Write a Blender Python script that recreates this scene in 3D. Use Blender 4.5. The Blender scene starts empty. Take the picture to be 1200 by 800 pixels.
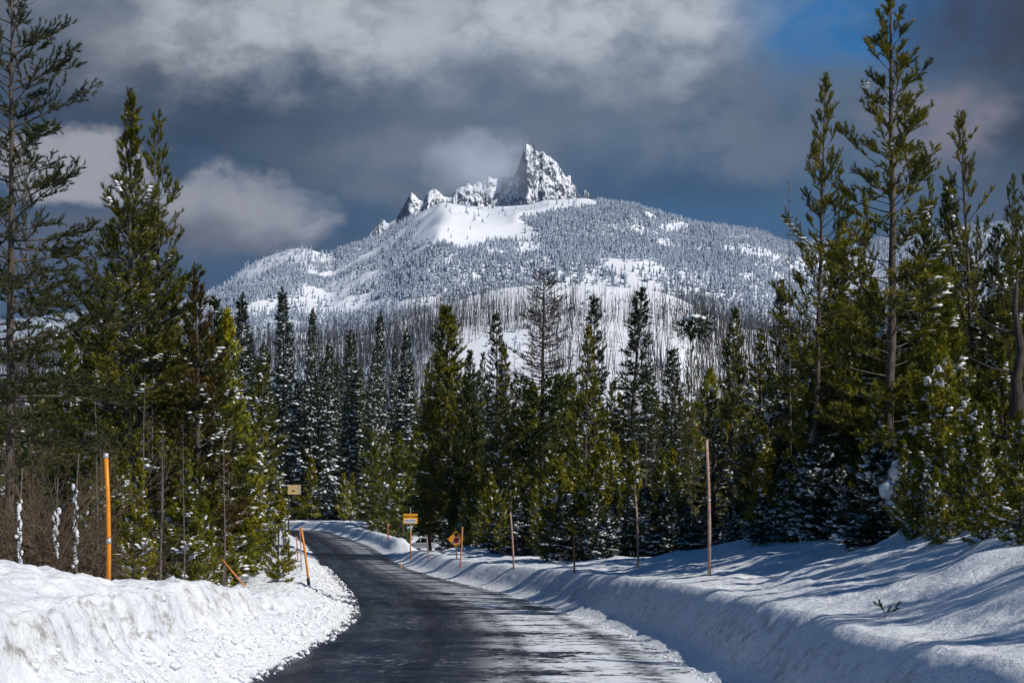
import bpy, math, random
import numpy as np
from mathutils import Vector

# ------------------------------------------------------------------ camera, sky, sun, exposure
S = 1.364                       # design units -> metres (eye height 2.2 units = 3.0 m)
F = 1800.0                      # focal length in pixels of a 1200 px wide frame
sc = bpy.context.scene
C = bpy.context.collection
cam_d = bpy.data.cameras.new('camera')
cam = bpy.data.objects.new('camera', cam_d); C.objects.link(cam)
cam.location = (0, 0, 2.2*S); cam.rotation_euler = (math.radians(90), 0, 0)
cam_d.sensor_width = 36.0; cam_d.lens = 54.0; cam_d.shift_y = 0.175
cam_d.clip_start = 0.5; cam_d.clip_end = 30000
sc.camera = cam
sc.view_settings.view_transform = 'Standard'
sc.view_settings.look = 'None'
sc.view_settings.gamma = 1.0
sc.view_settings.use_curve_mapping = False
sc.view_settings.exposure = 0.0
sc.cycles.volume_bounces = 2

SUN_EL, SUN_AZ = math.radians(38), math.radians(123)     # azimuth clockwise from +Y (the view)
sd = Vector((math.sin(SUN_AZ)*math.cos(SUN_EL), math.cos(SUN_AZ)*math.cos(SUN_EL), math.sin(SUN_EL)))
sun_d = bpy.data.lights.new('sun', 'SUN'); sun_d.energy = 4.35; sun_d.angle = math.radians(0.5)
sun_d.color = (1.0, 0.94, 0.86)
sun = bpy.data.objects.new('sun', sun_d); C.objects.link(sun)
sun.rotation_euler = (-sd).to_track_quat('-Z', 'Y').to_euler(); sun.location = sd*100

def srgb(r, g, b):
    f = lambda c: ((c/255.0+0.055)/1.055)**2.4 if c > 10 else c/255.0/12.92
    return (f(r), f(g), f(b), 1.0)

class NT:
    """small node helper"""
    def __init__(s, tree): s.t = tree; s.n = tree.nodes; s.l = tree.links
    def node(s, typ, **kw):
        n = s.n.new(typ)
        for k, v in kw.items(): setattr(n, k, v)
        return n
    def put(s, sock, v):
        if hasattr(v, 'node') and hasattr(v, 'is_output'): s.l.new(v, sock)
        elif v is not None: sock.default_value = v
    def m(s, op, a, b=None, c=None, clamp=False):
        n = s.n.new('ShaderNodeMath'); n.operation = op; n.use_clamp = clamp
        for i, v in enumerate((a, b, c)):
            if v is not None: s.put(n.inputs[i], v)
        return n.outputs[0]
    def noise(s, vec, scale, detail=4, rough=0.55, dist=0.0, out=0):
        n = s.n.new('ShaderNodeTexNoise')
        if vec is not None: s.l.new(vec, n.inputs['Vector'])
        n.inputs['Scale'].default_value = scale; n.inputs['Detail'].default_value = detail
        n.inputs['Roughness'].default_value = rough; n.inputs['Distortion'].default_value = dist
        return n.outputs[out]
    def remap(s, v, a, b, c=0.0, d=1.0, smooth=True):
        n = s.n.new('ShaderNodeMapRange'); n.interpolation_type = 'SMOOTHSTEP' if smooth else 'LINEAR'
        n.clamp = True
        s.put(n.inputs[0], v)
        for i, q in enumerate((a, b, c, d)): n.inputs[i+1].default_value = q
        return n.outputs[0]
    def mix(s, f, a, b):
        n = s.n.new('ShaderNodeMix'); n.data_type = 'RGBA'
        s.put(n.inputs[0], f); s.put(n.inputs[6], a); s.put(n.inputs[7], b)
        return n.outputs[2]
    def comb(s, x, y, z):
        n = s.n.new('ShaderNodeCombineXYZ')
        for i, v in enumerate((x, y, z)): s.put(n.inputs[i], v)
        return n.outputs[0]
    def sep(s, v):
        n = s.n.new('ShaderNodeSeparateXYZ'); s.l.new(v, n.inputs[0]); return n.outputs
    def vscale(s, v, xyz):
        n = s.n.new('ShaderNodeMapping'); s.l.new(v, n.inputs[0]); n.inputs['Scale'].default_value = xyz
        return n.outputs[0]

def build_world():
    w = bpy.data.worlds.new('World'); sc.world = w; w.use_nodes = True
    w.node_tree.nodes.clear(); N = NT(w.node_tree)
    out = N.node('ShaderNodeOutputWorld')
    sky = N.node('ShaderNodeTexSky', sky_type='NISHITA', sun_disc=False)
    sky.sun_elevation = SUN_EL; sky.sun_rotation = SUN_AZ
    sky.altitude = 1400; sky.air_density = 1.0; sky.dust_density = 0.1; sky.ozone_density = 6.0
    bg1 = N.node('ShaderNodeBackground'); hs = N.node('ShaderNodeHueSaturation'); hs.inputs['Saturation'].default_value = 2.2; N.l.new(sky.outputs[0], hs.inputs['Color'])
    N.l.new(hs.outputs[0], bg1.inputs[0]); bg1.inputs[1].default_value = 0.058
    tc = N.node('ShaderNodeTexCoord')
    x, y, z = N.sep(tc.outputs['Generated'])
    # azimuth and elevation of the sky direction, in "hundreds of arc-pixels"
    K = 18.0
    a = N.m('MULTIPLY', N.m('ARCTAN2', x, y), K)
    e = N.m('MULTIPLY', N.m('ARCSINE', z), K)
    v = N.comb(a, e, 0.0)
    vs = N.vscale(v, (1.0, 1.7, 1.0))
    w1 = N.m('SUBTRACT', N.noise(vs, 0.8, 6, 0.55), 0.5)
    v2 = N.vscale(N.comb(N.m('ADD', a, 31.7), N.m('ADD', e, 11.3), 4.0), (1.0, 1.5, 1.0))
    w2 = N.m('SUBTRACT', N.noise(v2, 0.9, 6, 0.55), 0.5)
    big = N.noise(N.vscale(v, (1.0, 1.9, 1.0)), 0.33, 5, 0.5, 0.3)
    fine = N.noise(N.vscale(v, (1.0, 1.4, 1.0)), 1.3, 8, 0.6, 0.2)
    col = N.mix(N.remap(big, 0.3, 0.72), srgb(36, 66, 96), srgb(66, 96, 124))
    def blob(px, py, rx, ry, color, soft=0.8, strength=1.0, warp=1.0, tex=0.35):
        nonlocal col
        a0 = math.atan((px-600)/F)*K; e0 = math.atan((610-py)/F*math.cos(a0/K))*K
        dx = N.m('DIVIDE', N.m('SUBTRACT', N.m('ADD', a, N.m('MULTIPLY', w1, 2.2*warp)), a0), rx/100.0)
        dy = N.m('DIVIDE', N.m('SUBTRACT', N.m('ADD', e, N.m('MULTIPLY', w2, 1.5*warp)), e0), ry/100.0)
        d = N.m('SQRT', N.m('ADD', N.m('MULTIPLY', dx, dx), N.m('MULTIPLY', dy, dy)))
        f = N.remap(d, 1.0+soft*0.5, 1.0-soft*0.5, 0.0, strength)
        f = N.m('MULTIPLY', f, N.remap(fine, 0.34, 0.58, 1.0-tex, 1.0))
        col = N.mix(f, col, color)
    blob(120, 20, 260, 150, srgb(48, 52, 66), 1.2, 0.85, 0.8)
    blob(560, -30, 520, 120, srgb(152, 159, 170), 1.6, 0.92, 1.1, 0.45)
    blob(330, 35, 150, 60, srgb(192, 196, 203), 1.2, 0.75, 1.2, 0.5)
    blob(680, 25, 190, 60, srgb(194, 199, 207), 1.3, 0.75, 1.2, 0.5)
    blob(300, 160, 190, 60, srgb(38, 56, 80), 1.3, 0.8, 0.8)
    blob(545, 190, 180, 46, srgb(112, 120, 134), 1.6, 0.85, 0.8, 0.3)
    blob(640, 110, 180, 40, srgb(92, 104, 120), 1.5, 0.6, 0.8, 0.3)
    blob(780, 215, 130, 48, srgb(44, 76, 108), 1.2, 0.8, 0.7)
    blob(860, 150, 120, 42, srgb(112, 122, 138), 1.3, 0.7, 1.0, 0.6)
    blob(1010, 120, 130, 70, srgb(84, 98, 118), 1.3, 0.7, 1.0, 0.5)
    blob(860, 262, 260, 26, srgb(48, 86, 124), 1.0, 0.9, 0.4)
    blob(1035, 8, 150, 72, srgb(30, 104, 164), 1.1, 0.95, 1.0, 0.35)
    blob(1260, 40, 170, 160, srgb(46, 48, 62), 1.1, 0.9, 1.0)
    blob(1105, 165, 70, 48, srgb(124, 122, 132), 0.9, 0.8, 0.8, 0.5)
    blob(1160, 250, 120, 40, srgb(70, 84, 104), 1.2, 0.7, 0.6)
    blob(95, 200, 95, 42, srgb(160, 160, 167), 0.5, 0.9, 0.9, 0.35)
    blob(275, 252, 92, 40, srgb(152, 153, 161), 0.6, 0.88, 0.9, 0.4)
    blob(180, 290, 200, 34, srgb(88, 88, 100), 1.0, 0.85, 0.6)
    blob(330, 325, 260, 36, srgb(48, 78, 110), 1.0, 0.9, 0.4)
    blob(60, 345, 160, 50, srgb(56, 70, 92), 1.0, 0.8, 0.4)
    bg2 = N.node('ShaderNodeBackground'); N.l.new(col, bg2.inputs[0]); bg2.inputs[1].default_value = 1.0
    # the cloud bank stands in front; overhead and behind the sky is open blue
    fa = N.remap(N.m('ABSOLUTE', N.m('ADD', a, w1)), 10.0, 17.0, 1.0, 0.0)
    fe = N.remap(N.m('ADD', e, w2), 8.5, 12.0, 1.0, 0.0)
    fr = N.m('MULTIPLY', fa, fe)
    mx = N.node('ShaderNodeMixShader'); N.l.new(fr, mx.inputs[0])
    N.l.new(bg1.outputs[0], mx.inputs[1]); N.l.new(bg2.outputs[0], mx.inputs[2]); N.l.new(mx.outputs[0], out.inputs[0])
build_world()

# ------------------------------------------------------------------ numpy helpers
rng = np.random.default_rng(7); random.seed(7)
def _hash(ix, iy, seed):
    n = (ix*374761393 + iy*668265263 + seed*1274126177) & 0xffffffff
    n = ((n ^ (n >> 13))*1274126177) & 0xffffffff
    return ((n ^ (n >> 16)) & 0xffff)/65535.0
def vnoise(x, y, seed=0):
    x = np.asarray(x, float); y = np.asarray(y, float)
    ix = np.floor(x).astype(np.int64); iy = np.floor(y).astype(np.int64)
    fx = x-ix; fy = y-iy; fx = fx*fx*fx*(fx*(fx*6-15)+10); fy = fy*fy*fy*(fy*(fy*6-15)+10)
    a = _hash(ix, iy, seed); b = _hash(ix+1, iy, seed); c = _hash(ix, iy+1, seed); d = _hash(ix+1, iy+1, seed)
    return (a*(1-fx)+b*fx)*(1-fy)+(c*(1-fx)+d*fx)*fy*1.0
def fbm(x, y, oct=4, seed=0, gain=0.5):
    s = 0; a = 1; t = 0
    for i in range(oct):
        s = s+a*vnoise(x*2**i+i*17.3, y*2**i-i*9.1, seed+i); t += a; a *= gain
    return s/t-0.5
def ridged(x, y, oct=4, seed=0, gain=0.5):
    s = 0; a = 1; t = 0
    for i in range(oct):
        s = s+a*(1-np.abs(2*vnoise(x*2**i+i*13.7, y*2**i+i*5.1, seed+i)-1)); t += a; a *= gain
    return s/t
def sst(a, b, x):
    t = np.clip((np.asarray(x, float)-a)/(b-a), 0, 1); return t*t*(3-2*t)

def mesh_np(name, V, F4, mats, mi=None, smooth=False):
    """V (n,3); F4 (m,3) or (m,4) faces"""
    me = bpy.data.meshes.new(name); k = F4.shape[1]
    me.vertices.add(len(V)); me.vertices.foreach_set('co', np.ascontiguousarray(V, dtype=np.float32).ravel())
    me.loops.add(F4.size); me.loops.foreach_set('vertex_index', np.ascontiguousarray(F4, dtype=np.int32).ravel())
    me.polygons.add(len(F4)); me.polygons.foreach_set('loop_start', np.arange(0, F4.size, k, dtype=np.int32))
    for m in mats: me.materials.append(m)
    if mi is not None: me.polygons.foreach_set('material_index', np.asarray(mi, dtype=np.int32))
    me.polygons.foreach_set('use_smooth', np.full(len(F4), bool(smooth)) if np.isscalar(smooth) else smooth)
    me.update(calc_edges=True)
    return me
class G:
    """collects triangles"""
    def __init__(s): s.V = []; s.F = []; s.n = 0
    def add(s, V, Fc):
        V = np.asarray(V, float).reshape(-1, 3); Fc = np.asarray(Fc, int)
        if Fc.shape[1] == 4: Fc = np.concatenate([Fc[:, [0, 1, 2]], Fc[:, [0, 2, 3]]])
        s.V.append(V); s.F.append(Fc+s.n); s.n += len(V)
    def mesh(s, name, mat, smooth=False):
        if not s.V: return None
        return mesh_np(name, np.concatenate(s.V), np.concatenate(s.F), [mat], None, smooth)
def tube(g, P, R, sides=6, cap=True):
    P = np.asarray(P, float); R = np.asarray(R, float); n = len(P)
    T = np.gradient(P, axis=0); T /= np.linalg.norm(T, axis=1)[:, None]+1e-9
    ref = np.array([0, 0, 1.0]) if abs(T[0, 2]) < 0.85 else np.array([1.0, 0, 0])
    A = np.cross(T, ref); A /= np.linalg.norm(A, axis=1)[:, None]+1e-9; B = np.cross(T, A)
    th = np.arange(sides)*2*math.pi/sides
    V = P[:, None]+R[:, None, None]*(np.cos(th)[None, :, None]*A[:, None]+np.sin(th)[None, :, None]*B[:, None])
    i = np.arange(n-1)[:, None]*sides; j = np.arange(sides)[None]; j2 = (j+1) % sides
    Fc = np.stack([i+j, i+j2, i+sides+j2, i+sides+j], -1).reshape(-1, 4)
    g.add(V, Fc)
    if cap:
        k = n*sides
        g.V[-1] = np.concatenate([g.V[-1], P[-1:], P[:1]]); off = g.n-k; g.n += 2
        e = (n-1)*sides
        g.F.append(np.array([[e+q, e+(q+1) % sides, k] for q in range(sides)]+[[(q+1) % sides, q, k+1] for q in range(sides)])+off)
def box(g, c, h, rz=0.0, bevel=0.0):
    c = np.asarray(c, float); h = np.asarray(h, float)
    v = np.array([[x, y, z] for z in (-1, 1) for y in (-1, 1) for x in (-1, 1)], float)*h
    cz, sz = math.cos(rz), math.sin(rz)
    v = np.stack([v[:, 0]*cz-v[:, 1]*sz, v[:, 0]*sz+v[:, 1]*cz, v[:, 2]], 1)+c
    g.add(v, [[0, 2, 3, 1], [4, 5, 7, 6], [0, 1, 5, 4], [2, 6, 7, 3], [0, 4, 6, 2], [1, 3, 7, 5]])
def ico(level=1):
    p = (1+5**.5)/2
    V = [(-1, p, 0), (1, p, 0), (-1, -p, 0), (1, -p, 0), (0, -1, p), (0, 1, p), (0, -1, -p), (0, 1, -p), (p, 0, -1), (p, 0, 1), (-p, 0, -1), (-p, 0, 1)]
    Fc = [(0, 11, 5), (0, 5, 1), (0, 1, 7), (0, 7, 10), (0, 10, 11), (1, 5, 9), (5, 11, 4), (11, 10, 2), (10, 7, 6), (7, 1, 8),
          (3, 9, 4), (3, 4, 2), (3, 2, 6), (3, 6, 8), (3, 8, 9), (4, 9, 5), (2, 4, 11), (6, 2, 10), (8, 6, 7), (9, 8, 1)]
    V = [np.array(v)/np.linalg.norm(v) for v in V]
    for _ in range(level):
        cache = {}; NF = []
        def mid(a, b):
            k = (min(a, b), max(a, b))
            if k not in cache:
                m = V[a]+V[b]; V.append(m/np.linalg.norm(m)); cache[k] = len(V)-1
            return cache[k]
        for a, b, c in Fc:
            x, y, z = mid(a, b), mid(b, c), mid(c, a); NF += [(a, x, z), (b, y, x), (c, z, y), (x, y, z)]
        Fc = NF
    return np.array(V), np.array(Fc)
ICO0, ICO1, ICO2 = ico(0), ico(1), ico(2)
def blobs(g, P, sc3, rz, base=ICO0, jit=0.25):
    """many lumpy ellipsoids at P (n,3), half sizes sc3 (n,3), yaw rz (n)"""
    P = np.asarray(P, float); n = len(P)
    if n == 0: return
    V0, F0 = base; k = len(V0)
    V = np.repeat(V0[None], n, 0)*(1+jit*(rng.random((n, k, 1))*2-1))*np.asarray(sc3)[:, None, :]
    c, s = np.cos(rz)[:, None], np.sin(rz)[:, None]
    X = V[..., 0]*c-V[..., 1]*s; Y = V[..., 0]*s+V[..., 1]*c
    V = np.stack([X, Y, V[..., 2]], -1)+P[:, None]
    Fc = (F0[None]+(np.arange(n)*k)[:, None, None]).reshape(-1, 3)
    g.add(V.reshape(-1, 3), Fc)

# ------------------------------------------------------------------ object helpers
def prop(o, label=None, cat=None, group=None, kind=None):
    if label: o['label'] = label
    if cat: o['category'] = cat
    if group: o['group'] = group
    if kind: o['kind'] = kind
    return o
def obj(name, me, parent=None, loc=None):
    o = bpy.data.objects.new(name, me); C.objects.link(o)
    if parent: o.parent = parent
    if loc is not None: o.location = loc
    return o
def empty(name, loc, rz=0.0):
    o = bpy.data.objects.new(name, None); o.location = loc; o.rotation_euler = (0, 0, rz)
    o.empty_display_size = 0.3; C.objects.link(o); return o

# ------------------------------------------------------------------ materials
def mat(name):
    m = bpy.data.materials.new(name); m.use_nodes = True; t = m.node_tree
    N = NT(t); b = t.nodes['Principled BSDF']; return m, N, b
def simple(name, col, rough=0.5, metal=0.0, noise=0.0, spec=0.5):
    m, N, b = mat(name)
    b.inputs['Roughness'].default_value = rough; b.inputs['Metallic'].default_value = metal
    b.inputs['Specular IOR Level'].default_value = spec
    if noise:
        tc = N.node('ShaderNodeTexCoord')
        f = N.noise(tc.outputs['Object'], 9, 5, 0.6)
        c2 = tuple(c*(1-noise) for c in col[:3])+(1,)
        N.l.new(N.mix(N.remap(f, 0.35, 0.65), col, c2), b.inputs['Base Color'])
    else: b.inputs['Base Color'].default_value = col
    return m
def snow_mat(name, dirt=0.0, streak=False, rock=False):
    m, N, b = mat(name)
    tc = N.node('ShaderNodeTexCoord'); O = tc.outputs['Object']
    c = N.mix(N.remap(N.noise(O, 0.6, 4), 0.3, 0.7), (0.72, 0.765, 0.82, 1), (0.78, 0.81, 0.84, 1))
    if dirt:
        geo = N.node('ShaderNodeNewGeometry'); nz = N.sep(geo.outputs['Normal'])[2]
        steep = N.remap(nz, 0.85, 0.55)
        d1 = N.remap(N.noise(N.vscale(O, (1, 1, 1.6)), 2.6, 8, 0.7), 0.45, 0.66)
        d2 = N.remap(N.noise(O, 0.45, 3, 0.5), 0.36, 0.56)
        f = N.m('MULTIPLY', N.m('MULTIPLY', N.m('MULTIPLY', d1, steep), d2), dirt)
        c = N.mix(f, c, (0.20, 0.165, 0.13, 1))
    N.l.new(c, b.inputs['Base Color'])
    b.inputs['Roughness'].default_value = 0.6; b.inputs['Specular IOR Level'].default_value = 0.3
    bp = N.node('ShaderNodeBump'); bp.inputs['Strength'].default_value = 0.8; bp.inputs['Distance'].default_value = 0.10
    h = N.m('ADD', N.noise(O, 5.0, 8, 0.62), N.m('MULTIPLY', N.noise(O, 22, 3, 0.5), 0.25))
    N.l.new(h, bp.inputs['Height']); N.l.new(bp.outputs[0], b.inputs['Normal'])
    return m
M = {}
M['snow'] = snow_mat('bank_snow', 0.75)
M['tree_snow'] = simple('tree_snow', (0.78, 0.80, 0.83, 1), 0.6, 0, 0.06, 0.2)
def needle_mat(name, c1, c2, dark):
    m, N, b = mat(name)
    tc = N.node('ShaderNodeTexCoord'); oi = N.node('ShaderNodeObjectInfo')
    v = N.node('ShaderNodeVectorMath', operation='ADD'); N.l.new(tc.outputs['Object'], v.inputs[0])
    N.l.new(N.comb(N.m('MULTIPLY', oi.outputs['Random'], 50.0), 0.0, 0.0), v.inputs[1])
    f = N.noise(v.outputs[0], 0.9, 5, 0.65)
    c = N.mix(N.remap(f, 0.32, 0.66), c1, c2)
    c = N.mix(N.m('MULTIPLY', N.m('POWER', oi.outputs['Random'], 1.5), 0.95), c, dark)
    N.l.new(c, b.inputs['Base Color']); b.inputs['Roughness'].default_value = 0.5
    b.inputs['Specular IOR Level'].default_value = 0.25
    tr = N.node('ShaderNodeBsdfTranslucent'); N.l.new(c, tr.inputs[0])
    mx = N.node('ShaderNodeMixShader'); mx.inputs[0].default_value = 0.14
    out = m.node_tree.nodes['Material Output']
    N.l.new(b.outputs[0], mx.inputs[1]); N.l.new(tr.outputs[0], mx.inputs[2]); N.l.new(mx.outputs[0], out.inputs[0])
    return m
M['pine'] = needle_mat('pine_needles', (0.24, 0.205, 0.010, 1), (0.062, 0.080, 0.010, 1), (0.032, 0.054, 0.013, 1))
M['young'] = needle_mat('young_pine_needles', (0.36, 0.31, 0.012, 1), (0.13, 0.14, 0.012, 1), (0.10, 0.12, 0.014, 1))
M['fir'] = needle_mat('fir_needles', (0.055, 0.070, 0.018, 1), (0.030, 0.045, 0.018, 1), (0.018, 0.032, 0.018, 1))
M['rust'] = needle_mat('rusty_needles', (0.12, 0.062, 0.010, 1), (0.075, 0.075, 0.010, 1), (0.05, 0.06, 0.01, 1))
M['dusk'] = needle_mat('dark_pine_needles', (0.10, 0.095, 0.012, 1), (0.045, 0.055, 0.012, 1), (0.03, 0.042, 0.012, 1))
def bark_mat(name, c1, c2, sc_=1.0):
    m, N, b = mat(name)
    tc = N.node('ShaderNodeTexCoord'); O = tc.outputs['Object']
    f = N.noise(N.vscale(O, (6*sc_, 6*sc_, 1.2*sc_)), 3.0, 6, 0.7)
    N.l.new(N.mix(N.remap(f, 0.35, 0.68), c1, c2), b.inputs['Base Color']); b.inputs['Roughness'].default_value = 0.9
    bp = N.node('ShaderNodeBump'); bp.inputs['Strength'].default_value = 0.7; bp.inputs['Distance'].default_value = 0.03
    N.l.new(f, bp.inputs['Height']); N.l.new(bp.outputs[0], b.inputs['Normal'])
    return m
M['bark'] = bark_mat('pine_bark', (0.035, 0.026, 0.020, 1), (0.13, 0.10, 0.08, 1))
M['greybark'] = bark_mat('grey_bark', (0.06, 0.05, 0.045, 1), (0.21, 0.185, 0.165, 1))
M['snag'] = bark_mat('snag_wood', (0.022, 0.022, 0.026, 1), (0.07, 0.066, 0.07, 1), 0.5)
M['deadbark'] = bark_mat('dead_bark', (0.020, 0.015, 0.012, 1), (0.065, 0.048, 0.040, 1))
M['deadtwig'] = simple('dead_twig', (0.075, 0.048, 0.033, 1), 0.9, 0, 0.5)
M['drytwig'] = simple('dry_brush_twig', (0.13, 0.088, 0.052, 1), 0.9, 0, 0.5)

# ------------------------------------------------------------------ ground shape (design units)
_yR = [-40, 0, 10, 20.8, 27.3, 33, 39.6, 48.3, 58, 69.5, 85, 115, 140, 170, 180, 190, 199, 208]
_xR = [2.9, 2.8, 2.75, 2.66, 2.43, 1.83, .88, -.54, -2.6, -4.6, -6.8, -10.5, -15, -20.6, -23.2, -29, -42, -75]
_yL = [-40, 0, 10, 20.8, 25.5, 30, 36, 42, 49.5, 60, 79, 115, 140, 165, 175, 183, 190, 198]
_xL = [-3.7, -3.7, -3.7, -3.7, -3.6, -3.55, -3.8, -4.5, -5.5, -7.1, -9.9, -15.3, -19.6, -24.4, -28, -35, -48, -90]
_yy = np.arange(-40, 215, 0.25)
def _sm(ys, xs):
    v = np.interp(_yy, ys, xs); k = np.hanning(25); k /= k.sum()
    return np.convolve(np.pad(v, 12, mode='edge'), k, 'valid')
_eR = _sm(_yR, _xR); _eL = _sm(_yL, _xL)
def edgeR(y): return np.interp(y, _yy, _eR)
def edgeL(y): return np.interp(y, _yy, _eL)
def base(y): return np.interp(y, [-100, 60, 85, 115, 140, 170, 200, 300, 500], [0, 0, .05, .26, .62, 1.05, 1.3, 1.7, 2.2])
def ground(x, y):
    """height of the snow surface, design units"""
    x = np.asarray(x, float); y = np.asarray(y, float)
    b = base(y)
    jl = 0.26*fbm(y*0.9, y*0+3.1, 4, 5)+0.16*fbm(y*3.1, x*1.0, 3, 6)+0.03*fbm(y*7.5, x*0.6, 2, 7)
    jr = 0.10*fbm(y*0.5, y*0+8.1, 3, 15)+0.05*fbm(y*2.2, x*0.7, 3, 16)
    sl = edgeL(y)-x+jl*np.interp(y, [60, 90], [1, 1.6])
    sr = x-edgeR(y)+jr
    # left bank
    A = np.interp(y, [0, 14, 20, 24, 27, 29.5, 33, 38, 50, 80, 170, 200], [1.38, 1.38, 1.34, 1.2, 1.12, .80, .66, .56, .45, .5, .5, .6])
    A = A+0.16*fbm(y*0.55, x*0.55, 3, 21)+0.06*fbm(y*2, x*2, 3, 24)
    near = 1-sst(28, 40, y)
    pl = 0.50*sst(-.05, 1.0, sl)**0.8+0.40*sst(.90+.15*fbm(y*1.4, y*0, 3, 31), 1.20, sl)+0.10*sst(1.2, 1.9, sl)
    pf = sst(-.1, 1.8, sl)
    hl = A*(pl*near+pf*(1-near))
    hl = hl*(1-0.35*sst(2.2, 5.0, sl))
    hl = hl+0.55*np.exp(-((x+6.9)/1.3)**2-((y-18.2)/2.6)**2)+0.16*np.exp(-((x+4.9)/.45)**2-((y-23.6)/1.3)**2)
    # vertical crack in the wall
    for cy, cx in ((20.6, -4.75), (28.6, -4.55)):
        hl = hl-0.20*np.exp(-((y-cy-0.5*(x-cx))/0.07)**2)*sst(.25, .8, sl)*(1-sst(1.9, 2.2, sl))
    rough = np.exp(-((sl-0.5)/0.55)**2)
    hl = hl+rough*(0.22*fbm(x*4.5, y*4.5, 4, 41, .65))*np.interp(y, [40, 70], [1, .5])
    hl = hl+0.24*fbm(x*3.0, y*2.2, 5, 51, .62)*sst(.7, 1.25, sl)*(1-sst(2.0, 3.4, sl))+0.16*(ridged(x*3.2, y*2.4, 3, 57)-.6)*sst(.5, .9, sl)*(1-sst(1.3, 1.7, sl))
    # right bank
    A2 = np.interp(y, [0, 15, 30, 40, 58, 80, 86, 91, 94, 100, 170, 215], [1.05, 1.05, .98, .85, .62, .60, .45, .0, .0, .80, .85, .9])
    B = np.interp(y, [0, 18, 22, 30, 40, 45, 52, 60, 86, 92], [2.0, 1.8, 1.5, .80, .95, .6, .24, .2, .2, 0])
    A2 = A2*(1+0.20*fbm(y*0.35, x*0.2, 3, 61))
    pr = 0.30*sst(-.05, .8, sr)+0.70*sst(.35, 1.25, sr)**1.1
    hr = A2*pr+B*sst(1.1, 6.5, sr)
    far = sst(91, 97, y)*(1-sst(150, 170, y))
    hr = hr*(1-far*sst(1.5, 2.7, sr)*(1-sst(16, 22, sr)))-far*0.75*sst(2.2, 4.6, sr)*(1-sst(16, 22, sr))*np.interp(y, [97, 115, 150], [.5, 1, 1.3])
    hr = hr+sst(.8, 2.4, sr)*(0.42*fbm(x*0.7, y*0.5, 4, 71)+0.05*fbm(x*2.4, y*1.6, 4, 75, .6))
    hr = hr+0.95*np.exp(-(np.abs(x-7.95)/.42)**1.2-(np.abs(y-29.0)/.7)**1.5)+0.35*np.exp(-((x-8.3)/1.1)**2-((y-28.0)/1.4)**2)
    hr = hr+0.03*fbm(x*6, y*3, 3, 77)*sst(0, .6, sr)
    hl = hl+sst(2, 5, sl)*0.35*fbm(x*0.4, y*0.4, 4, 81)
    inr = np.minimum(sl, sr)  # both negative on the road
    h = np.where(sl > -0.05, hl, 0)+np.where(sr > -0.05, hr, 0)
    # snow sheet dips under the road
    dip = -0.06*(1-sst(-.35, .12, np.maximum(sl, sr)))
    z = b+h+dip
    # past the bend everything is snow again
    pb = sst(211, 216, y)
    return z*(1-pb)+(b+0.7+0.8*fbm(x*0.05, y*0.05, 4, 91))*pb
def gz(x, y): return float(ground(np.array([x]), np.array([y]))[0])

def grid_faces(nr, nc):
    i = np.arange(nr-1)[:, None]*nc; j = np.arange(nc-1)[None]
    return np.stack([i+j, i+j+1, i+nc+j+1, i+nc+j], -1).reshape(-1, 4)
rows = np.concatenate([np.arange(-30, 9, .6), np.arange(9, 40, .055), np.arange(40, 45, .1), np.arange(45, 100, .22), np.arange(100, 216, .7), np.arange(216, 330, 3)])
so = np.concatenate([np.arange(-.5, 2.6, .045), np.arange(2.6, 10, .16), np.arange(10, 40, 1.2), np.geomspace(40, 330, 16)])
Y = rows[:, None]
XL = edgeL(Y)-so[::-1][None]; XR = edgeR(Y)+so[None]
tt = np.linspace(0, 1, 8)[1:-1][None]
XM = (edgeL(Y)+.5)*(1-tt)+(edgeR(Y)-.5)*tt
X = np.concatenate([XL, XM, XR], 1); YY = np.repeat(Y, X.shape[1], 1)
X = np.where(YY > 209, np.linspace(-330, 330, X.shape[1])[None]*0.0+np.repeat(X[np.searchsorted(rows, 208)][None], len(rows), 0), X)
Z = ground(X, YY)
V = np.stack([X, YY, Z], -1).reshape(-1, 3)*S
me = mesh_np('snow_ground', V, grid_faces(*X.shape), [M['snow']], None, True)
prop(obj('ground', me), kind='structure')

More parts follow.
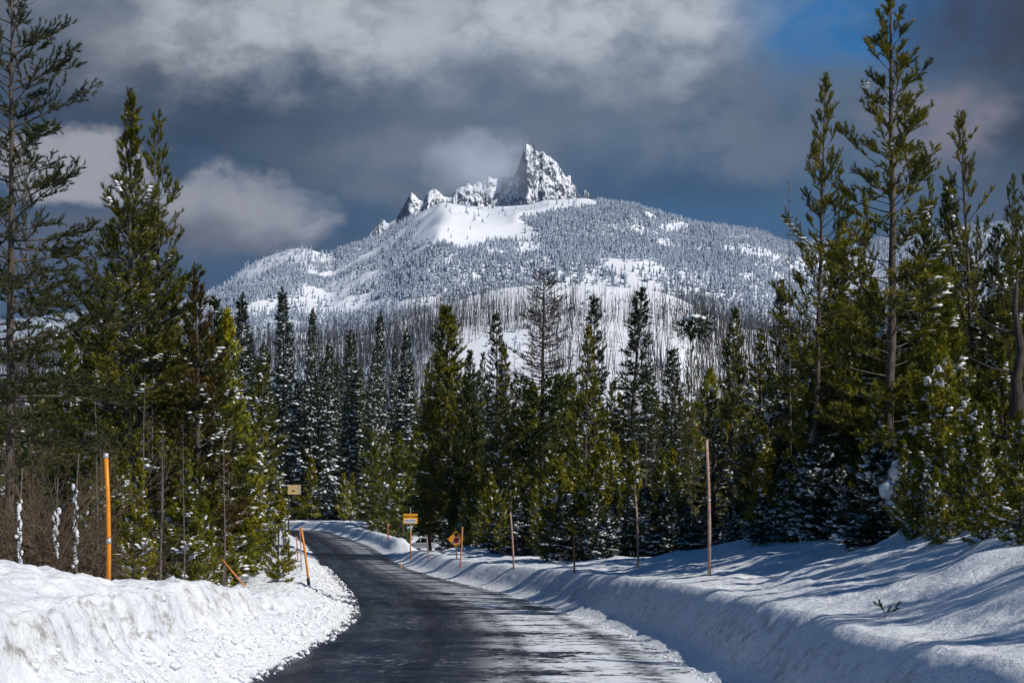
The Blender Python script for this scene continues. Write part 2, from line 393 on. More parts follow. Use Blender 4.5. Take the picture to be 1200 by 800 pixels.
# road surface
def road_mat():
    m, N, b = mat('wet_asphalt')
    tc = N.node('ShaderNodeTexCoord'); O = tc.outputs['Object']
    x, y, z = N.sep(O)
    agg = N.noise(O, 38, 4, 0.7)
    asp = N.mix(N.remap(agg, 0.3, 0.7), (0.004, 0.008, 0.020, 1), (0.015, 0.024, 0.048, 1))
    # frost and slush, right-hand lane; sunlit bands between tree shadows painted into the colour
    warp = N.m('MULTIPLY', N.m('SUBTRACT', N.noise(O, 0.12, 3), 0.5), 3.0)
    st = N.noise(N.comb(N.m('MULTIPLY', x, 0.20), N.m('ADD', N.m('MULTIPLY', y, 0.48), warp), 0.0), 1.0, 9, 0.72)  # drawn out sideways to follow the bright and shaded streaks
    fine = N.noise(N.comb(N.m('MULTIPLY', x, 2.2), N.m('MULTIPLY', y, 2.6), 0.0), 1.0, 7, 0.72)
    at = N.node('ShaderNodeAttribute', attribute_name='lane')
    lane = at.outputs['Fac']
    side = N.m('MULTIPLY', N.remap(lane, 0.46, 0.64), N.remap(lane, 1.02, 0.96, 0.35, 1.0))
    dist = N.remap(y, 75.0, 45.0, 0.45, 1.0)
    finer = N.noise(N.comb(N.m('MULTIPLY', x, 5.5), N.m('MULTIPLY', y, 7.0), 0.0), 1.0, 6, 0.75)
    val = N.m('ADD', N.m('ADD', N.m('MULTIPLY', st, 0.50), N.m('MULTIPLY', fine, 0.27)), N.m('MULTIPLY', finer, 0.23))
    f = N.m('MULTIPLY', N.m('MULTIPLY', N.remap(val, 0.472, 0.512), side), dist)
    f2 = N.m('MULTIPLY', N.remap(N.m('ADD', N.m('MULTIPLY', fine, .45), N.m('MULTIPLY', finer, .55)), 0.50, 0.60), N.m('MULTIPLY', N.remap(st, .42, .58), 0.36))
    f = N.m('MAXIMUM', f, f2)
    # wheel tracks cut through it
    tr = N.m('MAXIMUM', N.remap(N.m('ABSOLUTE', N.m('SUBTRACT', lane, 0.60)), 0.06, 0.0), N.remap(N.m('ABSOLUTE', N.m('SUBTRACT', lane, 0.86)), 0.06, 0.0))
    f = N.m('MULTIPLY', f, N.m('SUBTRACT', 1.0, N.m('MULTIPLY', tr, N.remap(fine, .42, .56, .0, .95))))
    tk = N.m('MAXIMUM', N.remap(N.m('ABSOLUTE', N.m('SUBTRACT', lane, 0.14)), 0.06, 0.01), N.remap(N.m('ABSOLUTE', N.m('SUBTRACT', lane, 0.38)), 0.06, 0.01))
    asp = N.mix(N.m('MULTIPLY', tk, 0.6), asp, (0.003, 0.005, 0.010, 1))
    asp = N.mix(N.m('MULTIPLY', N.remap(N.noise(N.comb(N.m('MULTIPLY', x, .7), N.m('MULTIPLY', y, .9), 0.0), 1.0, 6, 0.7), .52, .60), .5), asp, (0.026, 0.036, 0.060, 1))
    f = N.m('MULTIPLY', f, N.m('SUBTRACT', 1.0, N.m('MULTIPLY', tk, .7)))
    # brown grit by the middle
    gr = N.m('MULTIPLY', N.remap(N.m('ABSOLUTE', N.m('SUBTRACT', lane, 0.56)), 0.13, 0.0), N.remap(fine, 0.48, 0.62))
    asp = N.mix(N.m('MULTIPLY', gr, 0.7), asp, (0.10, 0.075, 0.055, 1))
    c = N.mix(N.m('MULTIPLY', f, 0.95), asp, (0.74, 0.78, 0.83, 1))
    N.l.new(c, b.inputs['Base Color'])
    wet = N.remap(N.noise(N.comb(N.m('MULTIPLY', lane, 9.0), N.m('MULTIPLY', y, 0.15), 0.0), 1.0, 6, 0.65), 0.35, 0.65, 0.24, 0.46)
    N.l.new(N.m('MAXIMUM', wet, N.m('MULTIPLY', f, 0.8)), b.inputs['Roughness'])
    b.inputs['Specular IOR Level'].default_value = 0.03; b.inputs['Specular Tint'].default_value = (.62, .78, 1.0, 1)
    bp = N.node('ShaderNodeBump'); bp.inputs['Strength'].default_value = 0.22; bp.inputs['Distance'].default_value = 0.008
    N.l.new(N.m('ADD', agg, N.m('MULTIPLY', f, 1.5)), bp.inputs['Height']); N.l.new(bp.outputs[0], b.inputs['Normal'])
    return m
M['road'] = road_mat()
ry = np.concatenate([np.arange(-30, 100, 1.0), np.arange(100, 208.5, .5)])[:, None]
t = np.linspace(0, 1, 21)[None]
rX = (edgeL(ry)-.35)*(1-t)+(edgeR(ry)+.35)*t
rZ = base(ry)+0.012*(1-(2*t-1)**2)+0*rX
V = np.stack([rX, np.repeat(ry, 21, 1), rZ], -1).reshape(-1, 3)*S
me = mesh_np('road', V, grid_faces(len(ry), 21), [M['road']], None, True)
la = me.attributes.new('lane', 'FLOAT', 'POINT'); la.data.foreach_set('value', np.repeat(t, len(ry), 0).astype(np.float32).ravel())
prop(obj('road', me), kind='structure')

# broken snow lumps along the foot of the left bank (countless)
g = G()
n = 9500
yy = 11+rng.random(n)**1.3*62
sl = rng.normal(0.28, 0.30, n); sl = np.where(sl < -0.28, 0.3, sl)
xx = edgeL(yy)-sl
r = 0.009+0.055*rng.random(n)**5.0
r = np.where(sl > 0.0, r, r*0.9)
zz = ground(xx, yy)
zz = np.maximum(zz, base(yy)+0.005)
blobs(g, np.stack([xx, yy, zz+r*.25], 1)*S, np.stack([r, r*(.7+.5*rng.random(n)), r*.75], 1)*S, rng.random(n)*6.3, ICO1, 0.24)
n = 900
yy = 12+rng.random(n)*60; sr = rng.normal(0.02, 0.07, n); xx = edgeR(yy)+sr; r = 0.008+0.02*rng.random(n)**3
blobs(g, np.stack([xx, yy, np.maximum(ground(xx, yy), base(yy)+.005)+r*.2], 1)*S, np.stack([r, r, r*.7], 1)*S, rng.random(n)*6.3, ICO0, 0.2)
o = obj('snow_rubble', g.mesh('snow_rubble', M['tree_snow'], False)); prop(o, 'broken white snow lumps strewn along the foot of the ploughed banks', 'snow lumps', None, 'stuff')

# ------------------------------------------------------------------ distant terrain (metres)
hillU = [-900, 0, 150, 260, 330, 400, 440, 500, 540, 600, 650, 700, 760, 790, 830, 860, 930, 1100, 1300, 2100]
hillV = [430, 425, 415, 405, 410, 402, 392, 362, 347, 335, 331, 331, 336, 345, 368, 385, 392, 380, 370, 380]
mtU = [-900, -200, 100, 230, 262, 285, 300, 320, 345, 365, 385, 400, 440, 470, 490, 520, 560, 600, 650, 690, 750, 800, 850, 890, 920, 970, 1020, 1100, 1200, 1400, 2100]
mtV = [420, 400, 372, 352, 336, 315, 307, 298, 290, 292, 299, 293, 277, 262, 248, 238, 242, 240, 234, 237, 247, 262, 268, 272, 287, 292, 286, 272, 262, 270, 330]
def smooth_tab(u, us, vs, w=14):
    q = 0
    for k in (-1, -.5, 0, .5, 1): q = q+np.interp(u+k*w, us, vs)
    return q/5
def terr(u, y):
    """u = bearing (px units at focal 1800), y distance in metres -> height in metres"""
    x = (u-600)/F*y
    H = (610-smooth_tab(u, hillU, hillV, 20))/F*950
    t = np.clip((y-430)/(950-430), 0, 1)
    g1 = np.where(y <= 950, t**1.15, 1-0.75*sst(950, 1350, y))
    hill = H*g1+22*fbm(x/170, y/170, 4, 101)*sst(450, 620, y)*(1-.75*sst(800, 950, y))+5*fbm(x/40, y/40, 3, 105)*sst(450, 600, y)
    Mh = (610-smooth_tab(u, mtU, mtV, 8))/F*3600
    t2 = np.clip((y-1100)/2500, 0, 1)
    g2 = t2**0.95
    top = sst(3250, 3600, y)
    mt = Mh*g2+(70*fbm(x/520, y/520, 4, 111)+52*(ridged(x/260, y/420, 3, 115)-.6))*sst(1200, 1800, y)*(1-.85*top)
    mt = mt+5*fbm(x/50, y/50, 3, 117)*(1-.5*top)
    mt = mt-np.maximum(y-3600, 0)*0.45
    valley = 2.6+0*y
    return 3+np.maximum(np.maximum(hill, mt*sst(1050, 1500, y)), 0)*sst(425, 520, y)
def rock_snow_mat(name, lo, hi, nscale, extra):
    m, N, b = mat(name)
    geo = N.node('ShaderNodeNewGeometry'); P = geo.outputs['Position']; nz = N.sep(geo.outputs['Normal'])[2]
    nn = N.noise(P, nscale, 8, 0.7)
    f = N.remap(N.m('ADD', nz, N.m('MULTIPLY', N.m('SUBTRACT', nn, 0.5), extra)), lo, hi)
    rk = N.mix(N.remap(N.noise(P, nscale*3, 5, 0.7), .3, .7), (0.025, 0.030, 0.045, 1), (0.10, 0.105, 0.125, 1))
    N.l.new(N.mix(f, rk, (0.80, 0.83, 0.88, 1)), b.inputs['Base Color'])
    b.inputs['Roughness'].default_value = 0.75; b.inputs['Specular IOR Level'].default_value = 0.2
    bp = N.node('ShaderNodeBump'); bp.inputs['Strength'].default_value = 0.5; bp.inputs['Distance'].default_value = 1.2
    N.l.new(N.noise(P, nscale*2.2, 7, 0.65), bp.inputs['Height']); N.l.new(bp.outputs[0], b.inputs['Normal'])
    return m
M['mtn'] = rock_snow_mat('mountain_snow', 0.30, 0.50, 0.02, 0.35)
M['crag'] = rock_snow_mat('summit_rock', 0.40, 0.58, 0.045, 1.0)
ty = np.concatenate([np.linspace(425, 1000, 110), np.linspace(1012, 3200, 120), np.linspace(3220, 3640, 36), np.linspace(3700, 6000, 12)])[:, None]
tu = np.concatenate([np.linspace(-900, 0, 40)[:-1], np.linspace(0, 1200, 300), np.linspace(1200, 2100, 40)[1:]])[None]
Z = terr(tu+0*ty, ty+0*tu)
V = np.stack([(tu-600)/F*ty, ty+0*tu, Z], -1).reshape(-1, 3)
me = mesh_np('mountain_slopes', V, grid_faces(ty.shape[0], tu.shape[1]), [M['mtn']], None, True)
prop(obj('mountain', me), kind='structure')

# summit crags
def crag(y0, us, vs, depth, seed, jag, name):
    u = np.linspace(us[0], us[-1], int((us[-1]-us[0])*3.2))[None]
    dy = np.linspace(-1, 1, 110); dy = (np.sign(dy)*np.abs(dy)**1.25*depth)[:, None]
    x = (u-600)/F*y0
    top = (610-np.interp(u, us, vs))/F*y0+3
    bot = (610-250)/F*y0+3-60
    kk = np.hanning(61); kk /= kk.sum(); tops = np.convolve(np.pad(top[0], 30, mode='edge'), kk, 'valid')[None]
    det = top-tops+jag*(ridged(x/17, x*0+seed, 4, seed, .65)-.62)*sst(0, 60, top-bot); top0 = top
    rel = np.clip((top0-bot), 5, None)
    yo = 55*fbm(x/70, x*0+3, 3, seed+3)
    a = np.abs(dy-yo)
    wx = x+18*fbm(x/40, dy/40, 3, seed+21)
    top = tops+det*np.exp(-a/22)-6*(1-np.exp(-a/22))
    sp = (ridged(wx/62+dy/260, dy/120+x/400, 5, seed+5, .6)-.62)
    z = top-a*(1.15+0.5*fbm(x/45, x*0+9, 3, seed+31))
    z = z+sp*np.clip(a*1.1, 0, 62)*sst(0, 50, rel)
    z = z+9.0*(ridged(wx/14, dy/16, 4, seed+9, .6)-.6)*sst(2, 14, a)
    z = np.maximum(z, bot-80)
    V = np.stack([x+0*dy, y0+dy+0*x, z], -1).reshape(-1, 3)
    me = mesh_np(name, V, grid_faces(len(dy), u.shape[1]), [M['crag']], None, False)
    prop(obj(name, me), kind='structure')
crag(3760, [550, 560, 570, 580, 588, 596, 602, 606, 609, 612, 614, 617, 621, 625, 628, 633, 640, 647, 654, 659, 663, 668, 672, 675, 679, 682, 684, 687, 690, 693, 698, 704],
     [262, 252, 243, 234, 226, 216, 207, 198, 189, 179, 168, 163, 168, 164, 173, 175, 179, 186, 192, 201, 208, 206, 215, 220, 229, 232, 225, 221, 225, 234, 244, 262], 260, 201, 12, 'summit_peak')
crag(3820, [420, 430, 438, 444, 449, 453, 456, 461, 465, 470, 476, 482, 487, 491, 494, 498, 501, 508, 515, 520, 526, 530, 534, 541, 550, 554, 561, 565, 572, 578, 584, 593, 602, 615],
     [298, 281, 268, 259, 255, 261, 262, 259, 256, 246, 236, 225, 229, 235, 237, 234, 229, 220, 225, 229, 232, 230, 223, 219, 215, 218, 212, 215, 207, 210, 207, 206, 204, 235], 240, 231, 5, 'summit_ridge')

# frosted forest on the mountain: thousands of trees, one object
def frost_mat():
    m, N, b = mat('frosted_forest')
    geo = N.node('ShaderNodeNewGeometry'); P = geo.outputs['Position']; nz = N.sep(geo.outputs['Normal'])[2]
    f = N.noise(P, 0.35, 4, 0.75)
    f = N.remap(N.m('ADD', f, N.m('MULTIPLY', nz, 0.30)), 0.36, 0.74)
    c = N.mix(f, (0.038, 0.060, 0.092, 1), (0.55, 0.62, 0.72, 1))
    N.l.new(c, b.inputs['Base Color']); b.inputs['Roughness'].default_value = 0.9; b.inputs['Specular IOR Level'].default_value = 0.1
    return m
M['frost'] = frost_mat()
def cones(g, P, H, R, tiers=2, sides=5):
    n = len(P)
    for k in range(tiers):
        z0 = 0.12+0.40*k; z1 = min(1.0, z0+0.62-.1*k) if k < tiers-1 else 1.0
        rr = R*(1-0.42*k)
        th = np.arange(sides)*2*math.pi/sides+rng.random((n, 1))*6.3
        rj = rr[:, None]*(0.65+0.7*rng.random((n, sides)))
        zb = (z0*H)[:, None]+H[:, None]*0.10*(rng.random((n, sides))-.5)
        ring = np.stack([P[:, 0:1]+rj*np.cos(th), P[:, 1:2]+rj*np.sin(th), P[:, 2:3]+zb], -1)
        apex = P+np.stack([0*H, 0*H, z1*H], 1)
        V = np.concatenate([ring, apex[:, None]], 1)
        j = np.arange(sides)
        F0 = np.stack([j, (j+1) % sides, np.full(sides, sides)], 1)
        g.add(V.reshape(-1, 3), (F0[None]+(np.arange(n)*(sides+1))[:, None, None]).reshape(-1, 3))
def forest(n, ylo, yhi, ulo, uhi, hlo, hhi, dens, rr=0.17, pw=1.0):
    y = ylo+(yhi-ylo)*rng.random(n)**pw; u = ulo+(uhi-ulo)*rng.random(n)
    z = terr(u, y); v = 610-F*(z-3)/y; x = (u-600)/F*y
    keep = rng.random(n) < dens(u, v, x, y)
    u, v, x, y, z = [q[keep] for q in (u, v, x, y, z)]
    H = hlo+(hhi-hlo)*rng.random(len(x))**1.7*(.75+.9*np.clip(fbm(x/90, y/120, 3, 333)+.3, 0, 1))
    return np.stack([x, y, z-0.4], 1), H, H*rr*(.7+.6*rng.random(len(x)))
def d_mtn(u, v, x, y):
    d = sst(-0.23, 0.02, fbm(x/150, y/260, 4, 301)+.35*fbm(x/30, y/50, 3, 302))*0.96+0.04
    # open snow: bowl under the summit, crest line, knoll on the left, benches low on the left
    w = 14*fbm(x/60, y/60, 3, 303)
    bowl = (u > 484+w) & (u < 592+(v-240)*1.1-w) & (v < 289-0.10*np.abs(u-545)+w*.7)
    bowl |= (u > 560) & (u < 700) & (v < 262-0.14*(u-560)+w*.5)
    crest = (u > 690) & (u < 815) & (y > 3330)
    kn = (u < 392+w) & (v < 312+w+0.42*np.clip(330-u, 0, 100))
    b1 = (np.abs(v-(362-0.03*(u-290)+w*.8)) < 7) & (u < 520) & (u > 270)
    d = np.where(bowl, 0.012, d); d = np.where(crest, d*.35, d); d = np.where(kn, d*0.10, d); d = np.where(b1, d*.12, d)
    d = np.where(u > 740, d*(0.55+.5*sst(-.05, .12, fbm(x/70, y/110, 3, 307))), d)
    return d
g = G()
P_, H_, R_ = forest(165000, 1500, 3600, -60, 1260, 6, 15, d_mtn, 0.18, 0.68)
cones(g, P_, H_, R_)
P_, H_, R_ = forest(14000, 520, 1150, -120, 520, 3, 10, lambda u, v, x, y: sst(-.15, .15, fbm(x/60, y/90, 4, 411))*np.interp(u, [250, 330, 460, 520], [1, .8, .45, .1]), .17)
cones(g, P_, H_, R_)
o = obj('frosted_forest', g.mesh('frosted_forest', M['frost'])); prop(o, 'snow-frosted conifer forest covering the far mountain slopes', 'forest', None, 'stuff')

# ------------------------------------------------------------------ trees
def rot_dir(az, el): return np.stack([np.cos(el)*np.cos(az), np.cos(el)*np.sin(az), np.sin(el)], -1)
def tufts(g, P, D, L, K, wid, spread=0.75, nl=0.55):
    """bottle-brush tufts of needle blades along direction D"""
    P = np.asarray(P, float); D = np.asarray(D, float); L = np.asarray(L, float); n = len(P)
    if n == 0: return
    D = D/(np.linalg.norm(D, axis=1)[:, None]+1e-9)
    ref = np.where(np.abs(D[:, 2:3]) < .9, np.array([[0, 0, 1.0]]), np.array([[1.0, 0, 0]]))
    A = np.cross(D, ref); A /= np.linalg.norm(A, axis=1)[:, None]; B = np.cross(D, A)
    s = rng.random((n, K, 1)); th = rng.random((n, K, 1))*2*math.pi
    R = np.cos(th)*A[:, None]+np.sin(th)*B[:, None]
    W = -np.sin(th)*A[:, None]+np.cos(th)*B[:, None]
    L3 = L[:, None, None]
    b0 = P[:, None]+D[:, None]*s*L3*0.85
    tip = b0+(D[:, None]*(0.55+.5*rng.random((n, K, 1)))+R*spread*(.6+.7*rng.random((n, K, 1))))*L3*nl
    w = L3*wid*(.7+.6*rng.random((n, K, 1)))
    V = np.stack([b0-W*w, b0+W*w, tip], 2).reshape(-1, 3)
    g.add(V, np.arange(len(V)).reshape(-1, 3))
def conifer(name, H, R, nb, cb=0.1, p=0.8, e0=0.3, e1=0.7, top_e=0.9, K=12, tl=0.26, wid=0.09, nbl=8, snow=0.3, snow_sz=1.0, snow_lo=0.0,
            tr=0.012, needle='pine', bark='bark', bare=0.0, tip_only=0.5, gap=0.0, dead_top=0.0, seed=0, droop=0.0, lean=0.02, tuftiness=1.0):
    r0 = np.random.default_rng(seed+1000)
    gt, gc, gs = G(), G(), G()
    zs = np.linspace(0, 1, 15)
    wx = np.cumsum(r0.normal(0, lean*H/15, 15)); wy = np.cumsum(r0.normal(0, lean*H/15, 15)); wx -= wx[0]; wy -= wy[0]
    rad = H*tr*(1-zs)**0.8+0.012; rad[0] *= 1.25
    tube(gt, np.stack([wx, wy, zs*H], 1), rad, 8)
    TP, TD, TL, SP, SS, SR, SZ = [], [], [], [], [], [], []
    fr = cb+(1-cb)*(np.sort(r0.random(nb))*0.5+np.linspace(0, 1, nb)*0.5)*0.985
    for i in range(nb):
        h = fr[i]; f = (h-cb)/(1-cb)
        if gap and math.sin(h*23+seed)+r0.normal(0, .5) < -1+2*gap-1: continue
        L = R*((1-f)**p)*min(1, .45+f*5)*(0.42+0.78*r0.random()**.8)+0.10
        az = i*2.39996+r0.normal(0, .5)
        k = f**1.3
        s0 = e0*(1-k)+top_e*k+r0.normal(0, .1); s1 = e1*(1-k)+(top_e+.15)*k+r0.normal(0, .15)
        P0 = np.array([np.interp(h, zs, wx), np.interp(h, zs, wy), h*H])
        q = np.linspace(0, 1, 6); el = s0+(s1-s0)*q-droop*np.sin(q*math.pi)*.5
        azs = az+r0.normal(0, .12)*q*2
        seg = rot_dir(azs, el)*L/5; pts = P0+np.concatenate([[np.zeros(3)], np.cumsum(seg[:-1], 0)])
        dead = h > 1-dead_top
        tube(gt, pts, (0.007+0.0085*L)*(1-q*.8)*(1.5 if dead else 1), 4, False)
        bsn = snow*2.2*r0.random()**1.3
        m = max(2, int(nbl*L/R*1.2+1))
        tb = np.sort(np.clip(tip_only*0.6+(1-tip_only*.6)*r0.random(m), 0.12, 1)) if m > 1 else np.array([.8])
        for j, tq in enumerate(tb):
            bp = np.array([np.interp(tq, q, pts[:, c]) for c in range(3)])
            side = 1 if j % 2 else -1
            ba = az+side*(0.5+.6*r0.random()); be = np.interp(tq, q, el)+r0.normal(.12, .2)-droop*.4
            bl = L*0.42*(1.15-tq)*(.6+.7*r0.random())+0.10
            bd = rot_dir(ba, be)
            bpts = bp+np.outer([0, .5, 1], bd)*bl+np.outer([0, 0, 1], [0, 0, (.12 if droop <= 0 else -.15)])*bl
            if dead:
                tube(gt, bpts, [.022, .016, .010], 3, False)
                for _ in range(5):
                    a2 = ba+r0.normal(0, .9); d2 = rot_dir(a2, be+r0.normal(0, .4)); qq = bp+bd*bl*r0.random()
                    tube(gt, np.stack([qq, qq+d2*bl*.5]), [.016, .010], 3, False)
                continue
            if K > 6: tube(gt, bpts, [.008, .006, .004], 3, False)
            if bare and r0.random() < bare: continue
            nt = max(1, int(round(bl/(tl*0.62)*tuftiness)))
            for u_ in (np.arange(nt)+.6)/nt:
                pp = bp+bd*bl*u_
                dd = rot_dir(ba+r0.normal(0, .55), be+r0.normal(.15 if droop <= 0 else -.25, .35))
                TP.append(pp); TD.append(dd); TL.append(tl*(.75+.5*r0.random()))
                pass
            if r0.random() < .75*bsn*np.interp(h, [0, 1], [1.3, .6]):
                th_ = snow_sz*tl*(.16+.22*r0.random()); npd = 3 if K <= 10 else 4
                for u_ in np.linspace(.25, 1.0, npd):
                    SP.append(bp+bd*bl*u_+r0.normal(0, .03, 3)+np.array([0, 0, tl*.16])); SR.append(ba+r0.normal(0, .3))
                    SS.append((bl*.85/npd*(.6+.7*r0.random())+.02, th_*(.8+.6*r0.random()), th_*.42*(.7+.6*r0.random())))
        if not dead and r0.random() < 1.1*bsn:
            nq = 5 if K > 10 else 4; t0 = .35+.3*r0.random()
            for tq in np.linspace(t0, 1.0, nq):
                bp = np.array([np.interp(tq, q, pts[:, c]) for c in range(3)])
                SP.append(bp+np.array([0, 0, tl*.22])+r0.normal(0, .02, 3)); SR.append(az); w_s = snow_sz*tl*(.18+.24*r0.random())
                SS.append((L*(1-t0)/nq*(.7+.5*r0.random())+.03, w_s, w_s*.45))
        if not dead:
            for tq in (1.0,) if tip_only > .6 else (.45, .62, .8, 1.0):
                bp = np.array([np.interp(tq, q, pts[:, c]) for c in range(3)])
                if bare and r0.random() < bare*.6: continue
                TP.append(bp); TD.append(rot_dir(az+r0.normal(0, .3), el[-1]+r0.normal(.1, .2))); TL.append(tl*(.9+.4*r0.random()))
    if not dead_top:
        for u_ in np.linspace(0.965, 1.0, 4):
            for _ in range(3):
                TP.append([np.interp(u_, zs, wx), np.interp(u_, zs, wy), u_*H]); TD.append(rot_dir(r0.random()*6.3, 1.2)); TL.append(tl*.9)
    tufts(gc, TP, TD, TL, K, wid)
    if SP: blobs(gs, SP, SS, np.array(SR), ICO0 if K <= 13 else ICO1, .30)
    return dict(name=name, H=H, trunk=gt.mesh(name+'_trunk', M[bark], True), crown=gc.mesh(name+'_crown', M[needle]) if gc.V else None,
                snow=gs.mesh(name+'_snow', M['tree_snow'], True) if gs.V else None)
PR = {}
def defn(key, nvar, **kw):
    for i in range(nvar): PR.setdefault(key, []).append(conifer(kw.pop('nm', key) if False else key, seed=hash_(key)+i*7, **kw))
def hash_(s): return sum(ord(c)*(i+1) for i, c in enumerate(s)) % 997
defn('open_pine', 3, H=18, R=3.3, nb=104, cb=.20, p=.8, e0=.0, e1=.50, top_e=.95, K=26, tl=.21, wid=.058, nbl=15, snow=.02, tip_only=.6, bare=.06, needle='pine', bark='bark', tr=.0085)
defn('full_pine', 1, H=16, R=3.6, nb=175, cb=.16, p=1.05, e0=.0, e1=.55, top_e=1.05, K=26, tl=.22, wid=.058, nbl=14, snow=.03, snow_sz=1.4, tip_only=.5, bare=.06, needle='pine', bark='greybark', tr=.0085)
defn('bushy_pine', 3, H=14, R=2.4, nb=100, cb=.16, p=.8, e0=.0, e1=.6, top_e=1.0, K=26, tl=.23, wid=.058, nbl=13, snow=.17, snow_sz=1.4, tip_only=.4, needle='pine')
defn('young_pine', 3, H=6, R=1.45, nb=80, cb=.01, p=.8, e0=.15, e1=.75, top_e=1.15, K=26, tl=.21, wid=.058, nbl=10, snow=.14, snow_sz=1.4, tip_only=.3, needle='young')
defn('laden_pine', 2, H=5, R=1.7, nb=85, cb=.01, p=.7, e0=-.1, e1=.2, top_e=1.0, K=26, tl=.24, wid=.058, nbl=9, snow=.5, snow_sz=1.4, tip_only=.3, needle='fir', droop=.25)
defn('mid_pine', 3, H=15, R=2.1, nb=80, cb=.32, p=.7, e0=.0, e1=.5, top_e=1.0, K=13, tl=.34, wid=.095, nbl=8, snow=.16, snow_sz=1.2, tip_only=.4, needle='pine')
defn('mid_young', 3, H=7, R=1.7, nb=62, cb=.03, p=.75, e0=.15, e1=.7, top_e=1.1, K=13, tl=.34, wid=.095, nbl=7, snow=.14, snow_sz=1.2, tip_only=.3, needle='young')
defn('mid_laden', 2, H=6, R=2.0, nb=72, cb=.02, p=.8, e0=-.1, e1=.15, top_e=.9, K=13, tl=.38, wid=.095, nbl=8, snow=.6, snow_sz=1.5, tip_only=.3, needle='fir', droop=.3)
defn('dense_fir', 2, H=17, R=3.3, nb=230, cb=.08, p=.72, e0=-.05, e1=.25, top_e=.9, K=13, tl=.34, wid=.095, nbl=12, snow=.04, tip_only=.3, needle='pine')
defn('narrow_spruce', 3, H=17, R=1.65, nb=150, cb=.12, p=.6, e0=-.1, e1=.1, top_e=.8, K=13, tl=.30, wid=.095, nbl=7, snow=.20, snow_sz=1.2, tip_only=.3, needle='fir', droop=.2)
defn('snowy_spruce', 4, H=36, R=3.5, nb=240, cb=.05, p=.8, e0=-.15, e1=-.35, top_e=.5, K=10, tl=.70, wid=.12, nbl=8, snow=.95, snow_sz=1.25, tip_only=.3, needle='fir', droop=.35, tr=.009)
defn('bare_pole', 3, H=13, R=1.1, nb=26, cb=.25, p=.4, e0=-.1, e1=.1, top_e=.5, K=8, tl=.3, nbl=3, snow=0, bark='greybark', bare=0, dead_top=1.0, tr=.009, lean=.03)
defn('dead_top_pine', 1, H=20, R=2.9, nb=170, cb=.24, p=.30, e0=-.1, e1=.35, top_e=.4, K=9, tl=.34, wid=.14, nbl=8, snow=.04, tip_only=.4, needle='pine', bark='deadbark', dead_top=.40)
defn('sparse_tall', 2, H=16, R=3.4, nb=120, cb=.22, p=.5, e0=-.05, e1=-.1, top_e=.7, K=26, tl=.15, wid=.058, nbl=15, snow=0.0, tip_only=.5, bare=.25, needle='dusk', bark='bark', tr=.0075)
defn('rusty_pine', 1, H=11, R=1.7, nb=95, cb=.15, p=.6, e0=.1, e1=.6, top_e=1.1, K=26, tl=.20, wid=.058, nbl=10, snow=.08, snow_sz=1.4, tip_only=.4, bare=.1, needle='rust')
defn('scraggly_snag', 2, H=13, R=2.2, nb=85, cb=.15, p=.7, e0=.1, e1=.5, top_e=1.0, K=26, tl=.20, wid=.058, nbl=9, snow=.0, tip_only=.5, bare=.45, needle='pine', bark='bark', lean=.02, tr=.008)

NAMES = dict(open_pine='tall_pine', full_pine='tall_pine', bushy_pine='pine_tree', young_pine='young_pine', laden_pine='snow_laden_pine', mid_pine='pine_tree', mid_young='young_pine',
             mid_laden='snow_laden_fir', dense_fir='conifer', narrow_spruce='spruce_tree', snowy_spruce='spruce_tree', bare_pole='dead_tree',
             dead_top_pine='dead_topped_pine', sparse_tall='tall_pine', rusty_pine='pine_tree', scraggly_snag='scraggly_pine')
cnt = [0]
def tree(kind, x, y, H, label, cat='tree', group=None, wide=1.0, var=None, rz=None, snow=True, zoff=-0.12, tilt=(0, 0)):
    """x, y in design units, H metres"""
    cnt[0] += 1
    pv = PR[kind]; p = pv[(cnt[0]*7+3) % len(pv) if var is None else var % len(pv)]
    e = empty(NAMES[kind], (x*S, y*S, gz(x, y)*S+zoff), random.random()*6.28 if rz is None else rz)
    s = H/p['H']; e.scale = (s*wide, s*wide, s)
    e.rotation_euler[0] = tilt[0]+random.gauss(0, .022); e.rotation_euler[1] = tilt[1]+random.gauss(0, .022)
    prop(e, label, cat, group); e['_u'] = 600+F*x/y; e['_v'] = 610-F*(gz(x, y)+H/S-2.2)/y
    obj('trunk', p['trunk'], e)
    if p['crown']: obj('crown', p['crown'], e)
    if snow and p['snow']: obj('snow_load', p['snow'], e)['kind'] = 'stuff'
    return e
def px(xp, d): return (xp-600)/F*d
def tree_px(kind, xp, d, topv, label, **kw):
    x = px(xp, d); H = ((610-topv)/F*d+2.2-gz(x, d))*S
    return tree(kind, x, d, H, label, **kw)

# individual trees one can point to
tree_px('sparse_tall', 10, 25.5, -70, 'tall thin pine at the left edge, long drooping airy branches, grey trunk', wide=.95, var=0, rz=1.1)
tree_px('sparse_tall', 42, 33, 165, 'slim dark pine with sparse hanging tufts just right of the leftmost tall pine', wide=.42, var=1)
tree_px('full_pine', 153, 35, 106, 'big dark green pine left of the road, taller of the close pair', wide=1.0, rz=.5)
tree_px('open_pine', 186, 37, 124, 'slightly shorter pine of the close pair left of the road, bare tufted leader', wide=.78, var=1)
tree_px('bushy_pine', 165, 37.5, 250, 'bushy snow-flecked pine filling the space under the tall left pair', wide=1.15, var=0)
tree_px('rusty_pine', 233, 34, 318, 'pine with rusty brown tips right of the tall left pair', wide=1.1)
tree_px('bushy_pine', 250, 37, 345, 'bushy green pine with straight trunk beside the rusty-tipped pine', wide=1.0, var=1)
tree_px('snowy_spruce', 282, 78, 345, 'snow-covered spruce peeking over the right end of the left thicket', wide=.85, var=0)
tree_px('bushy_pine', 303, 52, 410, 'bushy pine at the roadside end of the left thicket', wide=1.0, var=2)
